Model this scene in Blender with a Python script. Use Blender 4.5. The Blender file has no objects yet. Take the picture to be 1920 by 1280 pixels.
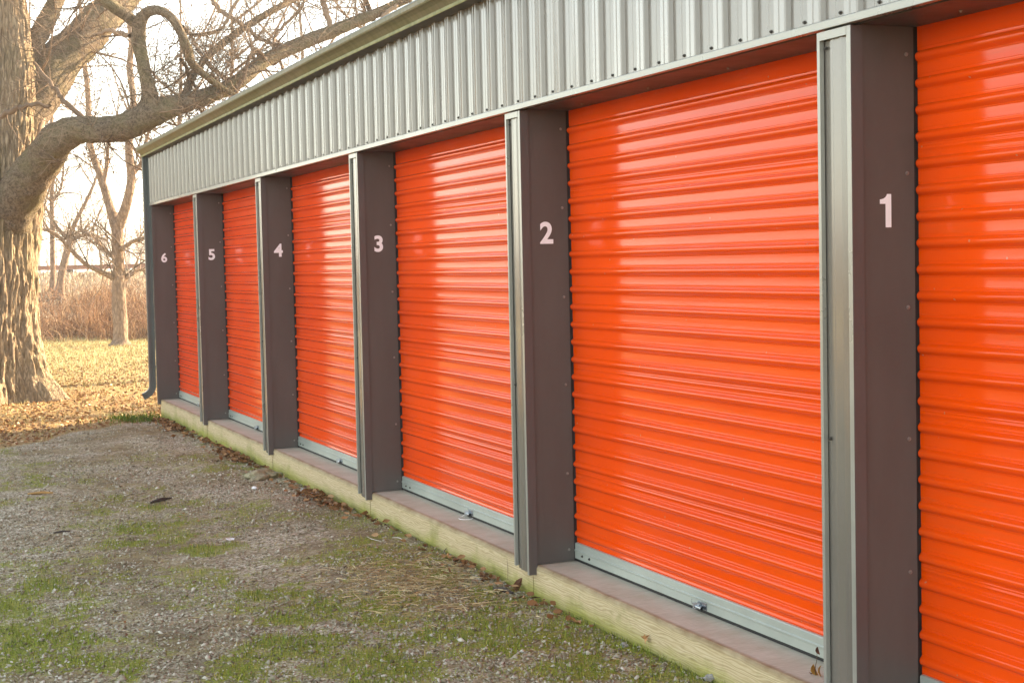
import bpy, bmesh, math, random
import numpy as np
from mathutils import Vector, Matrix
random.seed(7); rng = np.random.default_rng(7)
sc = bpy.context.scene; col = sc.collection
R = math.radians

# ---------------------------------------------------------------- camera frame
F_PX, YAW, PIT, ROL = 2817.8, .39622, .052615, -.022012
CAM = np.array([-3.2734, 0.0, 1.6895])
Fv = np.array([math.sin(YAW)*math.cos(PIT), math.cos(YAW)*math.cos(PIT), -math.sin(PIT)])
Rv = np.array([math.cos(YAW), -math.sin(YAW), 0.0]); Uv = np.cross(Rv, Fv)
R2 = math.cos(ROL)*Rv + math.sin(ROL)*Uv; U2 = -math.sin(ROL)*Rv + math.cos(ROL)*Uv
def at(u, v, dep):
    D = Fv + R2*(u-960)/F_PX - U2*(v-640)/F_PX
    return CAM + D*dep
def on_plane(u, v, ax, val):
    D = Fv + R2*(u-960)/F_PX - U2*(v-640)/F_PX
    return CAM + D*(val-CAM[ax])/D[ax]

# building dimensions
Y1, P, PW, DX, SX, H = 4.5689, 3.05037, .2116, .2728, .0327, 2.523
YEND = Y1 + 5*P            # near face of the corner pillar (number 6)
YB = YEND + .07            # far end of the building
YA = Y1 - P                # near end pillar
DEPTH = 7.4

# ---------------------------------------------------------------- terrain
def sst(a, b, x):
    t = np.clip((x-a)/(b-a), 0, 1); return t*t*(3-2*t)
_ph = rng.uniform(0, 6.28, (24, 2)); _dr = rng.uniform(0, 6.28, 24)
def undul(x, y, s, i0, n=6):
    r = 0
    for i in range(i0, i0+n):
        k = s*(1+.45*(i-i0)); r = r + np.sin(k*(x*math.cos(_dr[i])+y*math.sin(_dr[i]))+_ph[i, 0])/(1+.5*(i-i0))
    return r/3
def gz(x, y):
    x = np.asarray(x, float); y = np.asarray(y, float)
    z = -.128 - .0055*np.clip(y, 0, 20) - .001*np.clip(y-20, 0, 22)
    z = z + .018*undul(x, y, .9, 0) + .006*undul(x, y, 4.1, 6)
    z = z - .02*sst(-.3, -1.2, x)*sst(22, 18, y)
    z = z + .035*np.exp(-((x+.2+.02*y)/.22)**2)*sst(9, 11, y)*sst(20.5, 19, y)*(.5+.5*np.sin(y*2.3))
    b = sst(43, 60, y+1.2*np.sin(x*.13))
    z = z + b*1.86 + b*(1-b)*.7*undul(x, y, .5, 12)
    return z
SOIL = []
for u, v, ru, rv, st in [(300,1120,.16,.35,1.),(330,1190,.15,.3,1.),(395,1250,.16,.3,1.),(250,1060,.2,.3,.7),(290,1010,.3,.35,.5),(500,1150,.3,.25,.4),(470,960,.5,.6,.4),(700,1010,.5,.8,.45),(620,960,.3,.8,.4)]:
    q = on_plane(u, v, 2, -.165); SOIL.append((q[0], q[1], ru, rv, st))
def soil(x, y):
    m = 0*x; X = x+.3*(fbm(x+7, y, 2.2)-.5); Y = y+.6*(fbm(x+21, y, 2.)-.5)
    for a, b, ru, rv, st in SOIL: m = np.maximum(m, st*np.exp(-(((X-a)/ru)**2+((Y-b)/rv)**2)*.8))
    return m
_perm = rng.random((256, 256))
def vn(x, y):
    x = np.asarray(x, float); y = np.asarray(y, float); xi = np.floor(x).astype(int); yi = np.floor(y).astype(int); fx = x-xi; fy = y-yi
    fx = fx*fx*(3-2*fx); fy = fy*fy*(3-2*fy); a = _perm[xi % 256, yi % 256]; b = _perm[(xi+1) % 256, yi % 256]; c = _perm[xi % 256, (yi+1) % 256]; d = _perm[(xi+1) % 256, (yi+1) % 256]
    return (a*(1-fx)+b*fx)*(1-fy)+(c*(1-fx)+d*fx)*fy
def fbm(x, y, s, o=4, g=.55):
    t = 0; a = 1; n = 0
    for i in range(o): t = t+a*vn(x*s+17.3*i, y*s+5.1*i); n += a; a *= g; s *= 2.1
    return t/n
def bound(x):              # where the gravel ends and the leafy lawn begins
    return np.interp(x, [-9, -3.2, -2.1, -1.1, -.4, .6], [14.5, 16.4, 17.5, 18.9, 19.4, 19.9])+.5*(vn(np.asarray(x)*2.3, 3.3)-.5)+.25*(vn(np.asarray(x)*7, 1.7)-.5)
def noise2(x, y, s, i0):
    return fbm(x+3.7*i0, y, s*.6, 4)
# mossy patches seen on the gravel: pixel centre -> ground, radii in metres, strength
MOSS = []
for u, v, ru, rv, st in [(262,985,.35,.5,1.0),(235,930,.3,.6,.7),(185,935,.2,.4,.5),(405,1022,.3,.22,.9),(90,1090,.35,.35,1.0),
        (150,1060,.2,.25,.6),(540,1110,.4,.28,1.0),(640,1125,.3,.2,.7),(480,1090,.25,.3,.6),(190,1230,.12,.5,.9),(20,1130,.35,.4,.6),
        (20,1230,.35,.3,.7),(600,1170,.35,.22,.8),(740,1235,.35,.3,.8),(850,1085,.3,.3,.8),(60,1180,.5,.6,.9),(150,1130,.3,.4,.8),(560,1230,.5,.25,.8),(650,1260,.5,.25,.8),(930,1190,.5,.3,.8),(1090,1240,.4,.25,.8),(700,1130,.4,.3,.8),(990,1140,.3,.3,.7),(870,1180,.4,.25,.7),
        (1010,1230,.4,.3,.8),(1160,1190,.3,.35,.9),(1230,1250,.3,.25,.9),(1080,1120,.2,.3,.7),(420,1240,.2,.12,.3),(760,1050,.5,.25,.5),
        (340,960,.2,.4,.5),(300,1140,.25,.2,.25),(520,1240,.3,.2,.4),(700,1180,.4,.3,.5),(620,1040,.4,.4,.25),(130,870,.7,.9,.22),
        (300,850,.8,.9,.25),(480,860,.4,.8,.25),(430,990,.3,.3,.5),(350,1080,.25,.15,.35)]:
    q = on_plane(u, v, 2, -.165); MOSS.append((q[0], q[1], ru*.74, rv*.95, min(1., st*1.15)))
for q in [(-5.0,8,.8,.8,.8),(-6.2,6,.7,1.2,.8),(-4.6,12,.6,1.5,.6),(-7,13,.9,1.3,.7),(-5.5,3,1,1,.8),(-1.2,2.2,.5,.9,.7),(-3.2,2.5,.6,.5,.8)]: MOSS.append(q)
def moss(x, y):
    m = 0*x; X = x+.55*(fbm(x, y, 1.6)-.5); Y = y+1.1*(fbm(x+40, y, 1.3)-.5)
    for a, b, ru, rv, st in MOSS: m = np.maximum(m, st*np.exp(-(((X-a)/ru)**2+((Y-b)/rv)**2)*.55))
    m = np.maximum(m, .38*sst(.5, .62, fbm(x+9, y, .9, 3)))
    m = np.clip(m*(.35+1.35*sst(.30, .66, fbm(x, y+30, 4.5, 4, .7))), 0, 1)
    m = np.maximum(m, .95*np.exp(-((x-.0)/.10)**2)*sst(8, 6, y))
    return m

# ---------------------------------------------------------------- materials
def new_mat(name):
    m = bpy.data.materials.new(name); m.use_nodes = True
    nt = m.node_tree; return m, nt, nt.nodes['Principled BSDF']
def N(nt, t, **kw):
    n = nt.nodes.new(t)
    for k, v in kw.items():
        if k in n.inputs.keys() if isinstance(k, str) else False: n.inputs[k].default_value = v
        else: setattr(n, k, v)
    return n
def L(nt, a, b): nt.links.new(a, b)
def coords(nt, scale=(1, 1, 1), rot=(0, 0, 0)):
    tc = N(nt, 'ShaderNodeTexCoord'); mp = N(nt, 'ShaderNodeMapping'); mp.inputs['Scale'].default_value = scale
    mp.inputs['Rotation'].default_value = rot
    L(nt, tc.outputs['Object'], mp.inputs['Vector']); return mp.outputs[0]
def noise(nt, vec, scale, detail=4, rough=.55, dist=0):
    n = N(nt, 'ShaderNodeTexNoise'); n.inputs['Scale'].default_value = scale; n.inputs['Detail'].default_value = detail
    n.inputs['Roughness'].default_value = rough; n.inputs['Distortion'].default_value = dist
    L(nt, vec, n.inputs['Vector']); return n.outputs['Fac']
def ramp(nt, fac, stops):
    r = N(nt, 'ShaderNodeValToRGB'); cr = r.color_ramp
    while len(cr.elements) < len(stops): cr.elements.new(.5)
    for e, (p, c) in zip(cr.elements, stops):
        e.position = p; e.color = (*c, 1) if len(c) == 3 else c
    L(nt, fac, r.inputs[0]); return r.outputs[0]
def mix(nt, fac, a, b, mode='MIX'):
    n = N(nt, 'ShaderNodeMix', data_type='RGBA', blend_type=mode)
    if isinstance(fac, (int, float)): n.inputs[0].default_value = fac
    else: L(nt, fac, n.inputs[0])
    for s, v in ((6, a), (7, b)):
        if isinstance(v, tuple): n.inputs[s].default_value = (*v, 1)
        else: L(nt, v, n.inputs[s])
    return n.outputs[2]
def math_(nt, op, a, b=None, clamp=False):
    n = N(nt, 'ShaderNodeMath', operation=op, use_clamp=clamp)
    for i, v in enumerate((a, b)):
        if v is None: continue
        if isinstance(v, (int, float)): n.inputs[i].default_value = v
        else: L(nt, v, n.inputs[i])
    return n.outputs[0]
def bump(nt, bs, h, strength=.3, dist=.01, prev=None):
    b = N(nt, 'ShaderNodeBump'); b.inputs['Strength'].default_value = strength; b.inputs['Distance'].default_value = dist
    L(nt, h, b.inputs['Height'])
    if prev is not None: L(nt, prev, b.inputs['Normal'])
    L(nt, b.outputs[0], bs.inputs['Normal']); return b.outputs[0]
def attr(nt, name):
    a = N(nt, 'ShaderNodeAttribute', attribute_name=name); return a.outputs['Fac']
def sep(nt, v):
    s = N(nt, 'ShaderNodeSeparateXYZ'); L(nt, v, s.inputs[0]); return s.outputs

def metal_paint(name, c1, c2, rough=.35, metallic=0., spec=.5, bmp=.05, sc_=3., streak=True, coat=0):
    m, nt, bs = new_mat(name); v = coords(nt)
    f = noise(nt, coords(nt, (sc_, sc_, sc_*.25)) if streak else v, 2.0, 5, .6)
    f2 = noise(nt, v, 55, 3, .6)
    base = ramp(nt, f, [(.3, c1), (.72, c2)])
    base = mix(nt, .03, base, ramp(nt, f2, [(.35, tuple(x*.6 for x in c1)), (.7, tuple(min(1, x*1.3) for x in c2))]))
    L(nt, base, bs.inputs['Base Color'])
    L(nt, ramp(nt, f, [(.3, (rough*.8,)*3), (.7, (rough*1.25,)*3)]), bs.inputs['Roughness'])
    bs.inputs['Metallic'].default_value = metallic; bs.inputs['Specular IOR Level'].default_value = spec
    bs.inputs['Coat Weight'].default_value = coat; bs.inputs['Coat Roughness'].default_value = .08
    bump(nt, bs, noise(nt, v, 2.2, 2, .5), bmp, .02); return m

M = {}
M['steel'] = metal_paint('ribbed_wall_steel', (.165, .147, .125), (.195, .177, .152), .22, .15, .6, .01, 3, False, .7)
M['trim'] = metal_paint('trim_steel', (.30, .295, .26), (.36, .355, .32), .3, .3, .5, .02, 3, False, .3)
M['flash'] = metal_paint('brown_flashing', (.084, .074, .068), (.108, .096, .088), .44, .0, .35, .16, 2, True)
M['flash2'] = metal_paint('brown_return_trim', (.085, .073, .070), (.10, .086, .082), .42, .0, .45, .02, 2, False)
M['track'] = metal_paint('dark_track', (.02, .02, .022), (.035, .033, .03), .6, .3, .4)
M['galv'] = metal_paint('galvanised_bar', (.36, .40, .36), (.46, .50, .45), .42, .35, .5, .02, 6, False)
M['zinc'] = metal_paint('zinc_latch', (.30, .33, .36), (.48, .52, .56), .28, .9, .5, .02, 12, False)
M['screw'] = metal_paint('screw_metal', (.22, .20, .18), (.32, .30, .28), .4, .6, .5, .0)
M['darkscrew'] = metal_paint('dark_screw', (.05, .045, .04), (.08, .07, .06), .5, .4, .4, .0)
M['pipe'] = metal_paint('downspout_paint', (.095, .105, .10), (.13, .14, .132), .4, .1, .5, .03)
M['roof'] = metal_paint('roof_steel', (.40, .44, .43), (.5, .54, .52), .4, .2)
def mk_white():
    m, nt, bs = new_mat('white_vinyl'); f = noise(nt, coords(nt), 30, 3)
    L(nt, ramp(nt, f, [(.3, (.84, .88, .93)), (.7, (.88, .92, .96))]), bs.inputs['Base Color']); bs.inputs['Roughness'].default_value = .5; return m
M['white'] = mk_white()
def mk_orange():
    m, nt, bs = new_mat('orange_door_paint'); v = coords(nt)
    big = noise(nt, coords(nt, (1, .6, 1.6)), 1.5, 3)
    base = ramp(nt, big, [(.3, (.74, .062, .0003)), (.7, (.84, .079, .0003))])
    dirt = math_(nt, 'MULTIPLY', noise(nt, coords(nt, (1, .35, 5)), 9, 5, .7), noise(nt, v, 1.1, 3))
    base = mix(nt, ramp(nt, dirt, [(.30, (0, 0, 0)), (.52, (.28, .28, .28))]), base, (.40, .11, .03))
    spk = N(nt, 'ShaderNodeTexVoronoi'); spk.inputs['Scale'].default_value = 9; L(nt, v, spk.inputs['Vector'])
    base = mix(nt, ramp(nt, spk.outputs['Distance'], [(.035, (.8, .8, .8)), (.055, (0, 0, 0))]), base, (.5, .22, .12))
    L(nt, base, bs.inputs['Base Color'])
    L(nt, ramp(nt, noise(nt, coords(nt, (1, .4, 4)), 5, 5, .65), [(.3, (.07,)*3), (.75, (.17,)*3)]), bs.inputs['Roughness'])
    bs.inputs['Specular IOR Level'].default_value = .15
    bs.inputs['Coat Weight'].default_value = .48; bs.inputs['Coat Roughness'].default_value = .11; bs.inputs['Coat IOR'].default_value = 1.36
    b = bump(nt, bs, noise(nt, coords(nt, (1, .8, .7)), 2.0, 2, .4), .10, .03)
    b2 = bump(nt, bs, noise(nt, coords(nt, (1, .12, 6)), 14, 2, .5), .06, .004, b)
    L(nt, b2, bs.inputs['Coat Normal']); return m
M['orange'] = mk_orange()
def mk_gutter():
    m, nt, bs = new_mat('stained_gutter'); v = coords(nt); s = sep(nt, v)
    st = noise(nt, coords(nt, (3, 7, .7)), 2.2, 6, .7); pat = noise(nt, coords(nt, (1, .35, 1)), 1.8, 4, .65, .4)
    base = ramp(nt, pat, [(.30, (.20, .155, .10)), (.48, (.15, .135, .06)), (.62, (.10, .105, .025)), (.78, (.18, .13, .085))])
    base = mix(nt, .45, base, ramp(nt, st, [(.3, (.06, .058, .02)), (.6, (.22, .18, .12))]))
    L(nt, base, bs.inputs['Base Color']); bs.inputs['Roughness'].default_value = .5; bs.inputs['Metallic'].default_value = 0
    bump(nt, bs, st, .15, .004); return m
M['gutter'] = mk_gutter()
def mk_lip():
    m, nt, bs = new_mat('mossy_gutter_lip'); st = noise(nt, coords(nt, (3, 5, 1)), 2.5, 5, .7)
    L(nt, ramp(nt, st, [(.3, (.12, .125, .035)), (.55, (.23, .225, .08)), (.75, (.29, .26, .14))]), bs.inputs['Base Color']); bs.inputs['Roughness'].default_value = .55; return m
M['lip'] = mk_lip()
def mk_timber():
    m, nt, bs = new_mat('weathered_timber'); v = coords(nt); s = sep(nt, v)
    w = N(nt, 'ShaderNodeTexWave', wave_type='BANDS', bands_direction='Z', wave_profile='SIN')
    mp = N(nt, 'ShaderNodeMapping'); mp.inputs['Scale'].default_value = (1, .16, 1); L(nt, v, mp.inputs[0])
    L(nt, mp.outputs[0], w.inputs['Vector']); w.inputs['Scale'].default_value = 24; w.inputs['Distortion'].default_value = 13
    w.inputs['Detail'].default_value = 2.5; w.inputs['Detail Scale'].default_value = 1.1; w.inputs['Detail Roughness'].default_value = .45
    fine = noise(nt, coords(nt, (3, .25, 12)), 14, 4, .7)
    grain = math_(nt, 'ADD', math_(nt, 'MULTIPLY', w.outputs['Fac'], .28), math_(nt, 'MULTIPLY', fine, .72))
    base = ramp(nt, grain, [(.22, (.33, .245, .12)), (.5, (.50, .395, .225)), (.8, (.62, .52, .34))])
    # algae low on the face: real growth on the wood
    al = math_(nt, 'ADD', math_(nt, 'MULTIPLY', s[2], -7.0), math_(nt, 'MULTIPLY', noise(nt, coords(nt, (1, 1.1, 1.4)), 2.4, 5, .65), 1.3))
    base = mix(nt, ramp(nt, al, [(1.15, (0, 0, 0)), (1.0, (0, 0, 0))]) if False else ramp(nt, math_(nt, 'MULTIPLY', al, .5, True), [(.64, (0, 0, 0)), (.98, (.9,)*3)]), base, ramp(nt, fine, [(.3, (.14, .14, .015)), (.7, (.36, .36, .03))]))
    blotch = noise(nt, coords(nt, (1, .8, 1)), 3.3, 5, .7)
    base = mix(nt, ramp(nt, blotch, [(.55, (0, 0, 0)), (.74, (.7,)*3)]), base, (.20, .20, .045))
    # worn pinkish grey top and brown rounded arris
    tgrain = noise(nt, coords(nt, (1.2, 9, 1), (0, 0, .5)), 9, 5, .65)
    top = ramp(nt, tgrain, [(.3, (.34, .30, .215)), (.55, (.48, .445, .345)), (.8, (.60, .57, .46))])
    top = mix(nt, .4, top, ramp(nt, noise(nt, v, 4, 4, .6), [(.3, (.32, .27, .20)), (.7, (.58, .54, .48))]))
    arr = ramp(nt, noise(nt, coords(nt, (1, 1, 1)), 7, 4, .6), [(.3, (.20, .13, .06)), (.75, (.40, .32, .20))])
    g = N(nt, 'ShaderNodeNewGeometry'); nz = sep(nt, g.outputs['Normal'])[2]
    nx = sep(nt, v)[0]
    jit = math_(nt, 'MULTIPLY', noise(nt, coords(nt, (1, 3, 1)), 3, 3, .6), .02)
    edge = ramp(nt, math_(nt, 'MULTIPLY', math_(nt, 'SUBTRACT', math_(nt, 'ADD', nx, jit), .033), 10., True), [(.25, (1, 1, 1)), (.5, (0, 0, 0))])
    topc = mix(nt, edge, top, arr)
    zedge = ramp(nt, math_(nt, 'MULTIPLY', math_(nt, 'ADD', s[2], math_(nt, 'ADD', .03, jit)), 25, True), [(.15, (0, 0, 0)), (.7, (.8,)*3)])
    base = mix(nt, zedge, base, arr)
    base = mix(nt, ramp(nt, nz, [(.45, (0, 0, 0)), (.75, (1, 1, 1))]), base, topc)
    L(nt, base, bs.inputs['Base Color']); bs.inputs['Roughness'].default_value = .85
    bump(nt, bs, grain, .35, .004); return m
M['timber'] = mk_timber()
def mk_ground():
    m, nt, bs = new_mat('yard_ground'); v = coords(nt); s = sep(nt, v)
    mo = attr(nt, 'moss'); lawn = attr(nt, 'lawn'); bank = attr(nt, 'bank')
    n1 = noise(nt, v, 1.3, 5, .6); n2 = noise(nt, v, 9, 5, .7); n3 = noise(nt, v, 60, 3, .7)
    vo = N(nt, 'ShaderNodeTexVoronoi'); vo.inputs['Scale'].default_value = 62; L(nt, v, vo.inputs['Vector'])
    hs = sep(nt, vo.outputs['Color'])
    stone = ramp(nt, hs[0], [(.0, (.08, .062, .032)), (.3, (.27, .225, .15)), (.65, (.47, .415, .31)), (1, (.76, .71, .60))])
    soil = ramp(nt, n2, [(.3, (.12, .088, .04)), (.7, (.31, .24, .125))])
    gr = mix(nt, ramp(nt, math_(nt, 'MULTIPLY', n1, math_(nt, 'ADD', n2, .5)), [(.36, (.08,)*3), (.66, (1, 1, 1))]), soil, stone)
    gr = mix(nt, math_(nt, 'MULTIPLY', attr(nt, 'soil'), math_(nt, 'ADD', n2, .35), True), gr, ramp(nt, n3, [(.3, (.06, .045, .022)), (.7, (.20, .155, .09))]))
    mossm = ramp(nt, math_(nt, 'ADD', mo, math_(nt, 'ADD', math_(nt, 'MULTIPLY', math_(nt, 'SUBTRACT', n2, .5), 2.2), math_(nt, 'MULTIPLY', math_(nt, 'SUBTRACT', n3, .5), 1.6))), [(.30, (0, 0, 0)), (.75, (.85,)*3)])
    mossc = ramp(nt, n3, [(.3, (.06, .08, .008)), (.55, (.22, .25, .018)), (.8, (.50, .42, .10))])
    gr = mix(nt, mossm, gr, mossc)
    straw = ramp(nt, noise(nt, v, 3.1, 4, .7), [(.5, (0, 0, 0)), (.72, (.55,)*3)])
    gr = mix(nt, straw, gr, ramp(nt, n3, [(.3, (.19, .16, .055)), (.7, (.44, .37, .16))]))
    lc = ramp(nt, n2, [(.28, (.15, .075, .025)), (.45, (.32, .17, .055)), (.6, (.42, .28, .09)), (.78, (.58, .40, .17))])
    lc = mix(nt, .5, lc, ramp(nt, noise(nt, v, 26, 3, .7), [(.3, (.10, .055, .02)), (.7, (.52, .40, .20))]))
    far = math_(nt, 'MULTIPLY', math_(nt, 'SUBTRACT', s[1], 24), .07, True)
    lc = mix(nt, far, lc, ramp(nt, n2, [(.3, (.32, .255, .10)), (.7, (.54, .44, .22))]))
    nx = N(nt, 'ShaderNodeMath', operation='ADD'); L(nt, lawn, nx.inputs[0]); L(nt, math_(nt, 'MULTIPLY', math_(nt, 'SUBTRACT', n2, .5), .8), nx.inputs[1])
    out = mix(nt, ramp(nt, nx.outputs[0], [(.42, (0, 0, 0)), (.58, (1, 1, 1))]), gr, lc)
    bc = ramp(nt, noise(nt, coords(nt, (1, 1, 1)), 1.6, 5, .7), [(.3, (.20, .13, .07)), (.55, (.36, .27, .17)), (.8, (.52, .43, .32))])
    out = mix(nt, bank, out, bc)
    L(nt, out, bs.inputs['Base Color']); bs.inputs['Roughness'].default_value = .95; bs.inputs['Specular IOR Level'].default_value = .2
    b = bump(nt, bs, vo.outputs['Distance'], .6, .012)
    bump(nt, bs, n2, .6, .03, b); return m
M['ground'] = mk_ground()
def mk_tone(name, stops, rough=.9, attrn='tone', trans=0.):
    m, nt, bs = new_mat(name)
    c = ramp(nt, attr(nt, attrn), stops)
    c = mix(nt, .35, c, mix(nt, noise(nt, coords(nt), 40, 3, .7), (0.02, .015, .01), c), 'MIX')
    L(nt, c, bs.inputs['Base Color']); bs.inputs['Roughness'].default_value = rough; bs.inputs['Specular IOR Level'].default_value = .25
    if trans: bs.inputs['Transmission Weight'].default_value = 0; bs.inputs['Subsurface Weight'].default_value = 0
    return m
M['stone'] = mk_tone('gravel_stone', [(0, (.13, .105, .06)), (.3, (.31, .26, .175)), (.65, (.50, .45, .345)), (1, (.80, .76, .66))])
M['grass'] = mk_tone('grass_blade', [(0, (.09, .14, .010)), (.5, (.25, .32, .02)), (.8, (.46, .43, .06)), (1, (.66, .52, .20))], .7)
M['straw'] = mk_tone('dry_straw', [(0, (.26, .16, .07)), (.5, (.55, .40, .20)), (1, (.80, .64, .38))], .7)
M['leaf'] = mk_tone('dead_leaf', [(0, (.10, .05, .022)), (.4, (.24, .115, .045)), (.75, (.40, .21, .09)), (1, (.58, .38, .20))], .65)
M['lawnleaf'] = mk_tone('lawn_leaf', [(0, (.12, .055, .025)), (.35, (.32, .16, .065)), (.7, (.50, .31, .14)), (1, (.80, .62, .40))], .6)
M['brush'] = mk_tone('dry_brush', [(0, (.09, .04, .018)), (.4, (.28, .13, .052)), (.75, (.48, .26, .11)), (1, (.72, .50, .28))], .8)
M['brush2'] = mk_tone('thicket_stem', [(0, (.08, .035, .02)), (.5, (.28, .13, .06)), (1, (.50, .30, .17))], .8)
M['palegrass'] = mk_tone('pale_dry_grass', [(0, (.30, .21, .13)), (.5, (.50, .40, .28)), (1, (.70, .60, .48))], .8)
M['lawngrass'] = mk_tone('lawn_grass', [(0, (.20, .17, .04)), (.5, (.40, .325, .11)), (1, (.64, .52, .26))], .7)
M['woods'] = mk_tone('far_woods', [(0, (.12, .09, .08)), (1, (.24, .19, .16))], .9)
def mk_bark(name, c0, c1, c2, sx, sz, strength, moss_=0.):
    m, nt, bs = new_mat(name); v = coords(nt, (sx, sx, sz))
    n = noise(nt, v, 1.0, 6, .65, 1.2); vo = N(nt, 'ShaderNodeTexVoronoi', feature='DISTANCE_TO_EDGE')
    w = N(nt, 'ShaderNodeVectorMath', operation='ADD'); nn = N(nt, 'ShaderNodeTexNoise'); L(nt, v, nn.inputs['Vector']); nn.inputs['Scale'].default_value = .7
    L(nt, nn.outputs['Color'], w.inputs[0]); L(nt, v, w.inputs[1]); L(nt, w.outputs[0], vo.inputs['Vector']); vo.inputs['Scale'].default_value = .9
    h = math_(nt, 'ADD', math_(nt, 'MULTIPLY', ramp(nt, vo.outputs['Distance'], [(0, (0, 0, 0)), (.35, (1, 1, 1))]), .28), math_(nt, 'MULTIPLY', n, .9))
    base = ramp(nt, h, [(.2, c0), (.55, c1), (.9, c2)])
    if moss_: base = mix(nt, ramp(nt, noise(nt, coords(nt), 1.7, 4, .6), [(.5, (0, 0, 0)), (.75, (moss_,)*3)]), base, (.16, .15, .05))
    L(nt, base, bs.inputs['Base Color']); bs.inputs['Roughness'].default_value = .9; bs.inputs['Specular IOR Level'].default_value = .2
    bump(nt, bs, h, strength, .04); return m
M['bark'] = mk_bark('old_tree_bark', (.06, .042, .028), (.25, .185, .12), (.50, .39, .265), 26, 3.0, 1., .35)
def mk_limb(name, c0, c1, c2, moss_):
    m, nt, bs = new_mat(name); v = coords(nt)
    n1 = noise(nt, coords(nt, (1, 1, 1)), 14, 6, .72, .8); n2 = noise(nt, v, 2.3, 4, .6)
    w = N(nt, 'ShaderNodeTexWave', wave_type='BANDS', bands_direction='DIAGONAL'); L(nt, v, w.inputs[0]); w.inputs['Scale'].default_value = 7; w.inputs['Distortion'].default_value = 14; w.inputs['Detail'].default_value = 4; w.inputs['Detail Scale'].default_value = 2.2; w.inputs['Detail Roughness'].default_value = .7
    h = math_(nt, 'ADD', math_(nt, 'MULTIPLY', n1, .75), math_(nt, 'MULTIPLY', w.outputs['Fac'], .25))
    base = ramp(nt, h, [(.25, c0), (.5, c1), (.78, c2)])
    base = mix(nt, ramp(nt, n2, [(.45, (0, 0, 0)), (.7, (moss_,)*3)]), base, (.17, .16, .07))
    L(nt, base, bs.inputs['Base Color']); bs.inputs['Roughness'].default_value = .95; bs.inputs['Specular IOR Level'].default_value = .15
    bump(nt, bs, h, 1., .035); return m
M['limb'] = mk_limb('shaded_limb_bark', (.06, .042, .028), (.17, .13, .092), (.29, .23, .165), .5)  # darker than the trunk bark: the limbs' shade is put into the colour
M['twig'] = mk_tone('twig_bark', [(0, (.09, .06, .04)), (.5, (.20, .135, .09)), (1, (.36, .26, .18))], .8)
M['slimbark'] = mk_bark('slim_tree_bark', (.07, .045, .03), (.23, .155, .105), (.36, .26, .18), 16, 5, .9)
def mk_flat(name, c, rough=.8, var=.25):
    m, nt, bs = new_mat(name); f = noise(nt, coords(nt), 25, 4, .6)
    L(nt, ramp(nt, f, [(.3, tuple(x*(1-var) for x in c)), (.7, tuple(min(1, x*(1+var)) for x in c))]), bs.inputs['Base Color'])
    bs.inputs['Roughness'].default_value = rough; bump(nt, bs, f, .2, .005); return m
M['rust'] = mk_flat('rusty_rail', (.30, .15, .10)); M['paper'] = mk_flat('white_litter', (.8, .8, .82), .5, .05)
M['wood_dk'] = mk_flat('dark_rotten_wood', (.05, .035, .028)); M['wood_lt'] = mk_flat('pale_broken_wood', (.40, .24, .08))
M['cord'] = mk_flat('white_cord', (.78, .76, .74), .6, .05); M['rock'] = mk_flat('grey_rock', (.30, .28, .26), .9)
M['clump'] = mk_flat('crusted_stone', (.27, .24, .15), .95, .45); M['ink'] = mk_flat('sticker_ink', (.12, .12, .12)); M['ochre'] = mk_flat('ochre_leaf', (.42, .23, .04), .6, .4)
M['brownleaf'] = mk_flat('brown_leaf', (.13, .05, .022), .6, .4); M['tanleaf'] = mk_flat('tan_leaf', (.38, .19, .07), .6, .4)
M['stemdk'] = mk_flat('dead_stem', (.10, .06, .03))

# ---------------------------------------------------------------- object helpers
def tag(o, label=None, cat=None, group=None, kind=None):
    if label: o['label'] = label
    if cat: o['category'] = cat
    if group: o['group'] = group
    if kind: o['kind'] = kind
    return o
def empty(name, loc, label, cat, group=None):
    o = bpy.data.objects.new(name, None); col.objects.link(o); o.location = loc; return tag(o, label, cat, group)
def link(name, me, mat, parent=None, smooth=False):
    o = bpy.data.objects.new(name, me); col.objects.link(o)
    if mat: me.materials.clear(); me.materials.append(mat)
    if smooth: me.polygons.foreach_set('use_smooth', [True]*len(me.polygons))
    if parent is not None:
        o.parent = parent; o.matrix_parent_inverse = Matrix.Identity(4)
        off = Vector((0, 0, 0)); q = parent
        while q is not None: off += q.location; q = q.parent
        o.location = -off
    return o
def npmesh(name, V, Fc, k, attrs=None):
    V = np.asarray(V, np.float32); Fc = np.asarray(Fc, np.int32)
    me = bpy.data.meshes.new(name); me.vertices.add(len(V)); me.vertices.foreach_set('co', V.ravel())
    n = len(Fc); me.loops.add(n*k); me.loops.foreach_set('vertex_index', Fc.ravel())
    me.polygons.add(n); me.polygons.foreach_set('loop_start', np.arange(n, dtype=np.int32)*k)
    me.update(calc_edges=True)
    for a, vals in (attrs or {}).items():
        at_ = me.attributes.new(a, 'FLOAT', 'POINT'); at_.data.foreach_set('value', np.asarray(vals, np.float32))
    return me
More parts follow.
